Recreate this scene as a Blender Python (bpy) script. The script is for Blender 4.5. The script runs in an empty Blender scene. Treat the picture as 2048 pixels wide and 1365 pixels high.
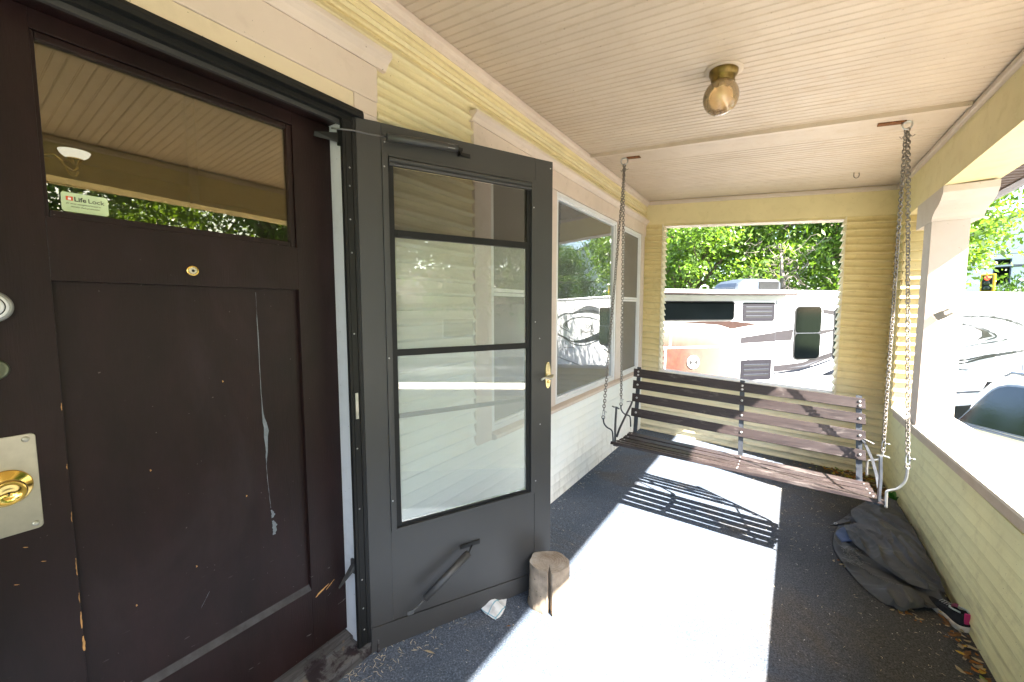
import bpy, bmesh, math, random
from mathutils import Vector, Matrix
random.seed(7)
R = math.radians
C = bpy.context.scene.collection
sc = bpy.context.scene

# ------------------------------------------------------------------ camera, sky, sun, exposure
cam = bpy.data.cameras.new('camera'); camo = bpy.data.objects.new('camera', cam); C.objects.link(camo)
cam.sensor_width = 36.0; cam.lens = 14.326; cam.clip_start = 0.02; cam.clip_end = 2000
def camera_axes(yaw, pitch, roll):
    cy, sy = math.cos(yaw), math.sin(yaw)
    f = Vector((-sy*math.cos(pitch), cy*math.cos(pitch), math.sin(pitch)))
    r0 = Vector((cy, sy, 0)); u0 = r0.cross(f)
    return (r0*math.cos(roll)+u0*math.sin(roll), -r0*math.sin(roll)+u0*math.cos(roll), f)
cr, cu, cf = camera_axes(0.5862, -0.0803, -0.0011)
m3 = Matrix((cr, cu, -cf)).transposed()
camo.matrix_world = Matrix.Translation((1.341, 0, 1.395)) @ m3.to_4x4()
sc.camera = camo

SUN_DIR = Vector((1, -0.225, 0.955)).normalized()
world = bpy.data.worlds.new('World'); sc.world = world; world.use_nodes = True
wt = world.node_tree; wt.nodes.clear()
sky = wt.nodes.new('ShaderNodeTexSky'); sky.sky_type = 'NISHITA'; sky.sun_disc = False
sky.sun_elevation = math.asin(SUN_DIR.z); sky.sun_rotation = math.atan2(SUN_DIR.x, SUN_DIR.y)
sky.air_density = 1.0; sky.dust_density = 1.5; sky.ozone_density = 1.0
bg = wt.nodes.new('ShaderNodeBackground'); bg.inputs['Strength'].default_value = 0.085
wo = wt.nodes.new('ShaderNodeOutputWorld')
wt.links.new(sky.outputs[0], bg.inputs[0]); wt.links.new(bg.outputs[0], wo.inputs[0])
sun = bpy.data.lights.new('sun', 'SUN'); sun.energy = 5.0; sun.angle = R(0.5); sun.color = (1.0, 0.955, 0.88)
suno = bpy.data.objects.new('sun', sun); C.objects.link(suno); suno.location = (20, -5, 20)
suno.rotation_euler = SUN_DIR.to_track_quat('Z', 'Y').to_euler()
sc.view_settings.view_transform = 'Standard'; sc.view_settings.look = 'None'
sc.view_settings.gamma = 1.0; sc.view_settings.exposure = 3.65
sc.view_settings.use_curve_mapping = False
sc.render.engine = 'CYCLES'
sc.cycles.max_bounces = 10; sc.cycles.diffuse_bounces = 6; sc.cycles.glossy_bounces = 5
sc.cycles.transparent_max_bounces = 24; sc.cycles.transmission_bounces = 6
sc.cycles.sample_clamp_indirect = 8.0

# ------------------------------------------------------------------ materials
def new_mat(name):
    m = bpy.data.materials.new(name); m.use_nodes = True
    nt = m.node_tree; nt.nodes.clear()
    out = nt.nodes.new('ShaderNodeOutputMaterial')
    return m, nt, out
def node(nt, t, **kw):
    n = nt.nodes.new(t)
    for k, v in kw.items(): setattr(n, k, v)
    return n
def coords(nt, kind='Object', scale=(1, 1, 1), rot=(0, 0, 0)):
    if kind == 'World':
        g = nt.nodes.new('ShaderNodeNewGeometry'); src = g.outputs['Position']
    else:
        tc = nt.nodes.new('ShaderNodeTexCoord'); src = tc.outputs[kind]
    mp = nt.nodes.new('ShaderNodeMapping'); mp.inputs['Scale'].default_value = scale
    mp.inputs['Rotation'].default_value = rot
    nt.links.new(src, mp.inputs['Vector']); return mp.outputs[0]
def noise(nt, vec, scale, detail=4, rough=0.55, dist=0.0):
    n = nt.nodes.new('ShaderNodeTexNoise'); n.inputs['Scale'].default_value = scale
    n.inputs['Detail'].default_value = detail; n.inputs['Roughness'].default_value = rough
    n.inputs['Distortion'].default_value = dist
    nt.links.new(vec, n.inputs['Vector']); return n.outputs['Fac']
def ramp(nt, fac, stops):
    r = nt.nodes.new('ShaderNodeValToRGB'); e = r.color_ramp.elements
    while len(e) < len(stops): e.new(0.5)
    for el, (p, c) in zip(e, stops):
        el.position = p; el.color = (c, c, c, 1) if isinstance(c, (int, float)) else (*c, 1)
    nt.links.new(fac, r.inputs[0]); return r.outputs[0]
def mix(nt, fac, a, b, mode='MIX'):
    m = nt.nodes.new('ShaderNodeMixRGB'); m.blend_type = mode
    for i, v in ((0, fac), (1, a), (2, b)):
        if hasattr(v, 'links'): nt.links.new(v, m.inputs[i])
        elif i == 0: m.inputs[0].default_value = v
        else: m.inputs[i].default_value = (*v, 1)
    return m.outputs[0]
def math_n(nt, op, a, b=0.0):
    m = nt.nodes.new('ShaderNodeMath'); m.operation = op
    for i, v in ((0, a), (1, b)):
        if hasattr(v, 'links'): nt.links.new(v, m.inputs[i])
        else: m.inputs[i].default_value = v
    return m.outputs[0]
def principled(nt, out, col, rough=0.5, metal=0.0, spec=0.5, bump=None, bstr=0.2, bdist=0.002, **kw):
    p = nt.nodes.new('ShaderNodeBsdfPrincipled')
    if hasattr(col, 'links'): nt.links.new(col, p.inputs['Base Color'])
    else: p.inputs['Base Color'].default_value = (*col, 1)
    if hasattr(rough, 'links'): nt.links.new(rough, p.inputs['Roughness'])
    else: p.inputs['Roughness'].default_value = rough
    p.inputs['Metallic'].default_value = metal; p.inputs['Specular IOR Level'].default_value = spec
    for k, v in kw.items(): p.inputs[k].default_value = v
    if bump is not None:
        b = nt.nodes.new('ShaderNodeBump'); b.inputs['Strength'].default_value = bstr
        b.inputs['Distance'].default_value = bdist
        nt.links.new(bump, b.inputs['Height']); nt.links.new(b.outputs[0], p.inputs['Normal'])
    nt.links.new(p.outputs[0], out.inputs[0]); return p
def simple(name, col, rough=0.5, metal=0.0, spec=0.5, var=0.12, vs=8.0, bs=60.0, bstr=0.15, coord='Object', **kw):
    m, nt, out = new_mat(name); v = coords(nt, coord)
    n = noise(nt, v, vs, 5)
    c = mix(nt, ramp(nt, n, [(0.3, 0.0), (0.7, 1.0)]), tuple(x*(1-var) for x in col), tuple(min(1, x*(1+var)) for x in col))
    principled(nt, out, c, rough, metal, spec, noise(nt, v, bs, 3), bstr, **kw)
    return m
def paint(name, col, dirt, dirt_amt=0.35, grain=(1, 1, 1), rough=0.55, low=0.0, specks=True):
    """old gloss house paint: blotches, brush grain, fly specks, grime"""
    m, nt, out = new_mat(name); v = coords(nt, 'World'); vg = coords(nt, 'World', grain)
    inf = nt.nodes.new('ShaderNodeObjectInfo')
    big = noise(nt, v, 2.2, 6, 0.6); med = noise(nt, v, 11, 6, 0.65, 0.4)
    c = mix(nt, ramp(nt, big, [(0.35, 0.0), (0.7, 1.0)]), tuple(x*0.93 for x in col), tuple(min(1, x*1.05) for x in col))
    c = mix(nt, math_n(nt, 'MULTIPLY', inf.outputs['Random'], 0.16), c, tuple(x*0.72 for x in col))
    dm = math_n(nt, 'MULTIPLY', ramp(nt, med, [(0.52, 0.0), (0.78, 1.0)]), dirt_amt)
    c = mix(nt, dm, c, dirt)
    if specks:
        sp = noise(nt, v, 95, 2, 0.5)
        c = mix(nt, math_n(nt, 'MULTIPLY', ramp(nt, sp, [(0.735, 0.0), (0.76, 1.0)]), 0.7), c, tuple(x*0.35 for x in dirt))
    g = noise(nt, vg, 30, 4, 0.6)
    ro = ramp(nt, med, [(0.2, rough-0.1), (0.8, rough+0.2)])
    principled(nt, out, c, ro, 0, 0.35, g, 0.35, 0.0015)
    return m, nt
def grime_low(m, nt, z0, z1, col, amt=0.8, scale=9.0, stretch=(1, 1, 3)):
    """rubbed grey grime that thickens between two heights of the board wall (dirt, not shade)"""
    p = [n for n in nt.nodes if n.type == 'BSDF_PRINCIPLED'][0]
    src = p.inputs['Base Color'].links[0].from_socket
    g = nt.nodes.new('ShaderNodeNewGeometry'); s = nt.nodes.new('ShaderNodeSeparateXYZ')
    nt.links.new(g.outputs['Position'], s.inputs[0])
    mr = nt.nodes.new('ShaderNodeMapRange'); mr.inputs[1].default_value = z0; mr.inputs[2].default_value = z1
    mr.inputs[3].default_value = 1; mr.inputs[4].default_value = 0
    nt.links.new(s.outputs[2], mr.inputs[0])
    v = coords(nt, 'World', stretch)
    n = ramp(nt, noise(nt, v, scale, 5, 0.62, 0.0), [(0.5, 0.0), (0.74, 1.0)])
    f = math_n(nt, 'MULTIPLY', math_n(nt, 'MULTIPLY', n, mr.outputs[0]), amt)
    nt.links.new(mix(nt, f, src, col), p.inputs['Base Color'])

def painted_low_light(nt, z0, z1, col):
    """pale skylight on the lower boards, painted into their base colour by height"""
    p = [n for n in nt.nodes if n.type == 'BSDF_PRINCIPLED'][0]; src = p.inputs['Base Color'].links[0].from_socket
    g = nt.nodes.new('ShaderNodeNewGeometry'); s = nt.nodes.new('ShaderNodeSeparateXYZ'); nt.links.new(g.outputs['Position'], s.inputs[0])
    mr = nt.nodes.new('ShaderNodeMapRange'); mr.inputs[1].default_value = z0; mr.inputs[2].default_value = z1; mr.inputs[3].default_value = 0.92; mr.inputs[4].default_value = 0
    nt.links.new(s.outputs[2], mr.inputs[0]); n = noise(nt, coords(nt, 'World'), 2.5, 5)
    f = math_n(nt, 'MULTIPLY', mr.outputs[0], ramp(nt, n, [(0.2, 0.75), (0.6, 1.0)]))
    nt.links.new(mix(nt, f, src, col), p.inputs['Base Color'])
M = {}
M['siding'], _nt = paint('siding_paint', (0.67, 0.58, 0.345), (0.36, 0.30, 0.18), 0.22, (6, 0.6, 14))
painted_low_light(_nt, 1.15, 2.05, (0.78, 0.80, 0.77))  # cool light on the lower house wall, put into the siding colour
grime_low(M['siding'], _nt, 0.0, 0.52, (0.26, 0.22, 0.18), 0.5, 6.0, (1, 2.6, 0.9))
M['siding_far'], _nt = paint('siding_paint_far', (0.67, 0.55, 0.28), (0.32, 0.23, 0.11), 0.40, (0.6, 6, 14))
painted_low_light(_nt, 0.30, 0.95, (0.72, 0.66, 0.47))  # paler light low on the end wall, put into its colour
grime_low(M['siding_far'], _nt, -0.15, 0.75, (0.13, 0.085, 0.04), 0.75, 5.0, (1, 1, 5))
M['siding_low'], _nt = paint('siding_paint_rail', (0.80, 0.76, 0.43), (0.25, 0.20, 0.11), 0.28, (6, 0.6, 14))
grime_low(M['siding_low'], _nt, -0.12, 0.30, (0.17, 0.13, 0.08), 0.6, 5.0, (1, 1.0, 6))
M['siding_jamb'], _ = paint('siding_paint_jamb', (0.66, 0.58, 0.40), (0.3, 0.24, 0.12), 0.3, (6, 6, 14))
M['tan'], _ = paint('tan_cream_paint', (0.66, 0.545, 0.38), (0.36, 0.28, 0.16), 0.25, (6, 0.6, 14))
M['cream'], _ = paint('cream_trim_paint', (0.70, 0.59, 0.33), (0.40, 0.30, 0.15), 0.25, (6, 0.6, 14))
M['pink'], _ = paint('tan_pink_trim_paint', (0.62, 0.51, 0.42), (0.36, 0.26, 0.18), 0.25, (6, 0.6, 14))
M['pink_vert'], _ = paint('tan_pink_trim_paint_upright', (0.62, 0.53, 0.47), (0.36, 0.26, 0.18), 0.25, (14, 14, 0.6))
M['ceiling'], _ = paint('ceiling_paint', (0.525, 0.425, 0.325), (0.40, 0.29, 0.19), 0.38, (0.7, 10, 10), 0.5)
M['post'], _ = paint('post_paint', (0.54, 0.46, 0.41), (0.45, 0.34, 0.22), 0.25, (14, 14, 0.6))
M['cap'], _ = paint('rail_cap_paint', (0.76, 0.68, 0.57), (0.35, 0.27, 0.2), 0.35, (6, 0.6, 14))
M['jamb'], _ = paint('grey_jamb_paint', (0.52, 0.53, 0.55), (0.25, 0.25, 0.25), 0.3, (10, 10, 0.6))
M['alum'] = simple('white_aluminium', (0.66, 0.66, 0.67), 0.35, 0.0, 0.5, 0.06)
M['storm'] = simple('bronze_grey_storm_metal', (0.040, 0.039, 0.038), 0.42, 0.0, 0.5, 0.10, 3.0, 220.0, 0.12)
M['storm_dark'] = simple('dark_storm_metal', (0.008, 0.008, 0.008), 0.5, 0.0, 0.3, 0.15)
M['rubber'] = simple('black_rubber', (0.012, 0.012, 0.012), 0.6)
M['steel'] = simple('zinc_steel', (0.50, 0.50, 0.50), 0.35, 0.9, 0.5, 0.2, 20)
M['chain'] = simple('weathered_chain_steel', (0.22, 0.20, 0.18), 0.42, 0.75, 0.5, 0.35, 25)
M['blackiron'] = simple('dark_strap_steel', (0.055, 0.06, 0.07), 0.45, 0.6, 0.5, 0.3, 20)
M['rust'] = simple('rusty_plate', (0.16, 0.06, 0.015), 0.8, 0.2, 0.3, 0.5, 60)
M['brass'] = simple('polished_brass', (0.78, 0.52, 0.16), 0.14, 1.0, 0.5, 0.05, 6, 20, 0.02)
M['brass_old'] = simple('tarnished_brass', (0.17, 0.11, 0.025), 0.42, 0.6, 0.5, 0.4, 40)
M['nickel'] = simple('satin_nickel', (0.55, 0.52, 0.44), 0.36, 1.0, 0.5, 0.14, 14, 90, 0.1)
M['black'] = simple('black_void', (0.006, 0.006, 0.006), 0.7)
M['white'] = simple('white_plastic', (0.75, 0.76, 0.76), 0.35)
M['chip_wood'] = simple('bare_wood_chip', (0.50, 0.27, 0.10), 0.8, 0, 0.2, 0.25, 60)
M['chip_grey'] = simple('grey_undercoat', (0.17, 0.19, 0.21), 0.7, 0, 0.2, 0.2, 60)

def door_paint():
    m, nt, out = new_mat('dark_brown_door_paint')
    v = coords(nt, 'World', (1, 1, 0.35)); v1 = coords(nt, 'World')
    n = noise(nt, v, 5.5, 6, 0.65, 0.3)
    c = mix(nt, ramp(nt, n, [(0.35, 0.0), (0.72, 1.0)]), (0.0085, 0.0032, 0.0026), (0.018, 0.0070, 0.0068))
    sm = noise(nt, v, 3.2, 5, 0.6, 0.8)
    c = mix(nt, math_n(nt, 'MULTIPLY', ramp(nt, sm, [(0.56, 0.0), (0.75, 1.0)]), 0.30), c, (0.040, 0.028, 0.030))
    sp = noise(nt, v1, 110, 2, 0.5)
    c = mix(nt, math_n(nt, 'MULTIPLY', ramp(nt, sp, [(0.765, 0.0), (0.78, 1.0)]), 0.35), c, (0.25, 0.22, 0.2))
    sc_ = noise(nt, coords(nt, 'World', (1, 1.2, 6), (0.5, 0, 0)), 16, 3, 0.4)
    g = nt.nodes.new('ShaderNodeNewGeometry'); s = nt.nodes.new('ShaderNodeSeparateXYZ'); nt.links.new(g.outputs['Position'], s.inputs[0])
    mr = nt.nodes.new('ShaderNodeMapRange'); mr.inputs[1].default_value = 0.05; mr.inputs[2].default_value = 0.6; mr.inputs[3].default_value = 0.8; mr.inputs[4].default_value = 0.0
    nt.links.new(s.outputs[2], mr.inputs[0])
    c = mix(nt, math_n(nt, 'MULTIPLY', ramp(nt, sc_, [(0.73, 0.0), (0.76, 1.0)]), mr.outputs[0]), c, (0.22, 0.2, 0.19))
    principled(nt, out, c, ramp(nt, sm, [(0.3, 0.38), (0.75, 0.55)]), 0, 0.28, noise(nt, coords(nt, 'World', (3, 12, 0.8)), 26, 4), 0.5, 0.0012)
    return m
M['door'] = door_paint()

def glass(name, refl=1.6, tint=(0.92, 0.95, 0.93), film=(0.6, 0.62, 0.6), film_amt=0.03, base=0.0, gcol=(1, 1, 1)):
    m, nt, out = new_mat(name)
    tr = nt.nodes.new('ShaderNodeBsdfTransparent'); tr.inputs[0].default_value = (*tint, 1)
    gl = nt.nodes.new('ShaderNodeBsdfGlossy'); gl.inputs['Roughness'].default_value = 0.0; gl.inputs[0].default_value = (*gcol, 1)
    fr = nt.nodes.new('ShaderNodeFresnel'); fr.inputs[0].default_value = 1.5
    f = math_n(nt, 'MULTIPLY', fr.outputs[0], refl); f = math_n(nt, 'ADD', f, base)
    f.node.use_clamp = True
    df = nt.nodes.new('ShaderNodeBsdfDiffuse'); df.inputs[0].default_value = (*film, 1)
    n = noise(nt, coords(nt, 'World', (1, 1, 1.6)), 2.2, 3, 0.5, 0.0)
    fm = math_n(nt, 'MULTIPLY', ramp(nt, n, [(0.25, 0.80), (0.75, 1.0)]), film_amt)
    b = nt.nodes.new('ShaderNodeBump'); b.inputs['Strength'].default_value = 0.06; b.inputs['Distance'].default_value = 0.004
    nt.links.new(noise(nt, coords(nt, 'World'), 1.6, 2), b.inputs['Height']); nt.links.new(b.outputs[0], gl.inputs['Normal'])
    a = nt.nodes.new('ShaderNodeMixShader'); nt.links.new(fm, a.inputs[0]); nt.links.new(tr.outputs[0], a.inputs[1]); nt.links.new(df.outputs[0], a.inputs[2])
    a2 = nt.nodes.new('ShaderNodeMixShader'); nt.links.new(f, a2.inputs[0]); nt.links.new(a.outputs[0], a2.inputs[1]); nt.links.new(gl.outputs[0], a2.inputs[2])
    nt.links.new(a2.outputs[0], out.inputs[0]); return m
M['glass_door'] = glass('old_door_glass', 2.9, (0.75, 0.75, 0.7), film_amt=0.012, gcol=(1.0, 0.86, 0.60))
M['glass_storm'] = glass('storm_door_glass', 2.0, film=(0.80, 0.81, 0.78), film_amt=0.12)
M['glass_storm_low'] = glass('dusty_milky_storm_door_glass', 1.9, film=(0.84, 0.88, 0.90), film_amt=0.20)  # film is dust plus painted-in milky reflection and brightness
M['glass_window'] = glass('window_glass', 1.7, (0.8, 0.86, 0.92), film=(0.50, 0.56, 0.62), film_amt=0.20)  # bluish film paints in a hazy reflection
M['glass_screened'] = glass('screened_window_glass', 0.5, (0.5, 0.5, 0.5), film=(0.24, 0.225, 0.21), film_amt=0.75)
def screen_mat():
    m, nt, out = new_mat('insect_screen')
    tr = nt.nodes.new('ShaderNodeBsdfTransparent'); df = nt.nodes.new('ShaderNodeBsdfDiffuse'); df.inputs[0].default_value = (0.05, 0.045, 0.035, 1)
    a = nt.nodes.new('ShaderNodeMixShader'); a.inputs[0].default_value = 0.36
    nt.links.new(tr.outputs[0], a.inputs[1]); nt.links.new(df.outputs[0], a.inputs[2]); nt.links.new(a.outputs[0], out.inputs[0]); return m
M['screen'] = screen_mat()
def floor_mat():
    m, nt, out = new_mat('charcoal_blue_outdoor_carpet'); v = coords(nt, 'World')
    a = noise(nt, v, 1.9, 6, 0.62, 0.5)
    c = mix(nt, ramp(nt, a, [(0.32, 0.0), (0.68, 1.0)]), (0.050, 0.066, 0.092), (0.080, 0.094, 0.118))
    g = nt.nodes.new('ShaderNodeNewGeometry'); s = nt.nodes.new('ShaderNodeSeparateXYZ'); nt.links.new(g.outputs['Position'], s.inputs[0])
    mr = nt.nodes.new('ShaderNodeMapRange'); mr.inputs[1].default_value = 1.0; mr.inputs[2].default_value = 1.9; mr.inputs[3].default_value = 0.0; mr.inputs[4].default_value = 0.85
    nt.links.new(s.outputs[0], mr.inputs[0])      # carpet colour turns darker and greyer towards the low wall
    c = mix(nt, mr.outputs[0], c, (0.050, 0.046, 0.042))
    c = mix(nt, math_n(nt, 'MULTIPLY', ramp(nt, noise(nt, v, 1.3, 6, 0.65, 1.2), [(0.50, 0.0), (0.66, 1.0)]), 0.55), c, (0.085, 0.070, 0.052))
    sp = noise(nt, v, 150, 3, 0.75); c = mix(nt, 0.8, c, ramp(nt, sp, [(0.34, 0.35), (0.5, 0.9), (0.66, 1.75)]), 'MULTIPLY')
    vo = nt.nodes.new('ShaderNodeTexVoronoi'); vo.inputs['Scale'].default_value = 70; nt.links.new(v, vo.inputs['Vector'])
    fl_k = ramp(nt, vo.outputs['Distance'], [(0.10, 1.0), (0.17, 0.0)]); pick = ramp(nt, noise(nt, v, 31, 2), [(0.54, 0.0), (0.58, 1.0)])
    c = mix(nt, math_n(nt, 'MULTIPLY', math_n(nt, 'MULTIPLY', fl_k, pick), 0.55), c, (0.36, 0.36, 0.34))
    c = mix(nt, 1.0, c, (1.25, 1.25, 1.25), 'MULTIPLY')
    principled(nt, out, c, 0.9, 0, 0.2, sp, 0.5, 0.003); return m
M['floor'] = floor_mat()
def wood_slat():
    m, nt, out = new_mat('weathered_brown_slat_paint')
    v = coords(nt, 'Object', (1.2, 14, 14)); v2 = coords(nt, 'Object', (2, 6, 6)); inf = nt.nodes.new('ShaderNodeObjectInfo')
    add = nt.nodes.new('ShaderNodeVectorMath'); add.operation = 'ADD'
    cmb = nt.nodes.new('ShaderNodeCombineXYZ'); nt.links.new(math_n(nt, 'MULTIPLY', inf.outputs['Random'], 40), cmb.inputs[0]); nt.links.new(math_n(nt, 'MULTIPLY', inf.outputs['Random'], 17), cmb.inputs[1])
    nt.links.new(v, add.inputs[0]); nt.links.new(cmb.outputs[0], add.inputs[1])
    n = noise(nt, add.outputs[0], 4.0, 6, 0.65, 1.2)
    c = mix(nt, ramp(nt, n, [(0.35, 0.0), (0.7, 1.0)]), (0.018, 0.012, 0.0118), (0.044, 0.031, 0.029))
    add2 = nt.nodes.new('ShaderNodeVectorMath'); add2.operation = 'ADD'; nt.links.new(v2, add2.inputs[0]); nt.links.new(cmb.outputs[0], add2.inputs[1])
    w = noise(nt, add2.outputs[0], 2.3, 6, 0.7, 0.8)
    c = mix(nt, math_n(nt, 'MULTIPLY', ramp(nt, w, [(0.55, 0.0), (0.72, 1.0)]), 0.65), c, (0.17, 0.145, 0.135))
    principled(nt, out, c, ramp(nt, w, [(0.3, 0.35), (0.7, 0.6)]), 0, 0.4, n, 0.6, 0.002); return m
M['slat'] = wood_slat()
M['bark'] = simple('debarked_log_wood', (0.27, 0.215, 0.16), 0.85, 0, 0.2, 0.35, 14, 60, 0.8)
def log_end():
    m, nt, out = new_mat('sawn_log_end'); v = coords(nt, 'Object')
    w = nt.nodes.new('ShaderNodeTexWave'); w.wave_type = 'RINGS'; w.rings_direction = 'Z'; w.inputs['Scale'].default_value = 26; w.inputs['Distortion'].default_value = 6; w.inputs['Detail'].default_value = 5; w.inputs['Detail Scale'].default_value = 2.5
    nt.links.new(v, w.inputs[0])
    c = mix(nt, ramp(nt, w.outputs[1], [(0.0, 0.0), (1.0, 1.0)]), (0.20, 0.155, 0.11), (0.27, 0.22, 0.17))
    c = mix(nt, ramp(nt, noise(nt, v, 9, 4), [(0.4, 0.0), (0.65, 1.0)]), c, (0.42, 0.38, 0.33))
    principled(nt, out, c, 0.85, 0, 0.2, w.outputs[1], 0.3); return m
M['log_end'] = log_end()
def wave_stripe(name, base, stripe, scale, axis='X', width=0.85):
    m, nt, out = new_mat(name); v = coords(nt, 'Object')
    w = nt.nodes.new('ShaderNodeTexWave'); w.bands_direction = axis; w.inputs['Scale'].default_value = scale; w.inputs['Distortion'].default_value = 0.6
    nt.links.new(v, w.inputs[0])
    w2 = nt.nodes.new('ShaderNodeTexWave'); w2.bands_direction = 'Y'; w2.inputs['Scale'].default_value = scale*0.55; w2.inputs['Distortion'].default_value = 0.6
    nt.links.new(v, w2.inputs[0])
    c = mix(nt, ramp(nt, w.outputs[1], [(width, 0.0), (width+0.08, 1.0)]), base, stripe)
    c = mix(nt, ramp(nt, w2.outputs[1], [(width+0.06, 0.0), (width+0.12, 1.0)]), c, stripe)
    c = mix(nt, math_n(nt, 'MULTIPLY', ramp(nt, noise(nt, v, 22, 4), [(0.5, 0.0), (0.7, 1.0)]), 0.5), c, (0.25, 0.24, 0.24))
    principled(nt, out, c, 0.9, 0, 0.2, noise(nt, v, 200, 2), 0.4); return m
M['rag'] = wave_stripe('blue_striped_cotton', (0.60, 0.62, 0.62), (0.14, 0.34, 0.42), 7.5, 'X', 0.93)
M['tarp'] = simple('dusty_grey_tarp', (0.074, 0.075, 0.079), 0.62, 0, 0.4, 0.32, 5.0, 260.0, 0.25)
M['tarp_blue'] = simple('blue_tarp_underside', (0.055, 0.085, 0.19), 0.55, 0, 0.4, 0.3, 8.0)
M['concrete'] = simple('driveway_concrete', (0.24, 0.23, 0.21), 0.9, 0, 0.2, 0.12, 0.8, 30, 0.3, 'World')
M['grass'] = simple('lawn', (0.07, 0.12, 0.03), 0.9, 0, 0.2, 0.3, 2.0, 30, 0.6, 'World')
M['asphalt'] = simple('street_asphalt', (0.06, 0.06, 0.06), 0.9, 0, 0.2, 0.15, 2.0, 60, 0.4, 'World')
def worn_wood():
    m, nt, out = new_mat('worn_threshold_wood'); v = coords(nt, 'World', (14, 1.1, 14)); v1 = coords(nt, 'World')
    n = noise(nt, v, 3.0, 6, 0.7, 0.6); p = noise(nt, v1, 13, 6, 0.7, 0.5)
    c = mix(nt, ramp(nt, n, [(0.35, 0.0), (0.65, 1.0)]), (0.035, 0.032, 0.032), (0.095, 0.092, 0.090))
    c = mix(nt, ramp(nt, p, [(0.52, 0.0), (0.60, 1.0)]), c, (0.016, 0.010, 0.012)); c = mix(nt, ramp(nt, noise(nt, v1, 7, 5), [(0.66, 0.0), (0.70, 1.0)]), c, (0.12, 0.09, 0.06))
    principled(nt, out, c, 0.7, 0, 0.3, n, 0.9, 0.004); return m
M['wood_sill'] = worn_wood()
M['brown_metal'] = simple('brown_gutter_metal', (0.050, 0.028, 0.022), 0.4, 0, 0.5, 0.2, 8)
M['soffit'] = simple('brown_vinyl_soffit', (0.075, 0.048, 0.042), 0.5, 0, 0.4, 0.1, 8)
M['roof'] = simple('asphalt_shingle', (0.10, 0.07, 0.05), 0.9, 0, 0.2, 0.3, 6)
M['interior'] = simple('interior_wall', (0.30, 0.22, 0.13), 0.8, 0, 0.2, 0.06)
M['curtain'] = simple('grey_curtain', (0.34, 0.35, 0.36), 0.9, 0, 0.1, 0.12, 3)

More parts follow.
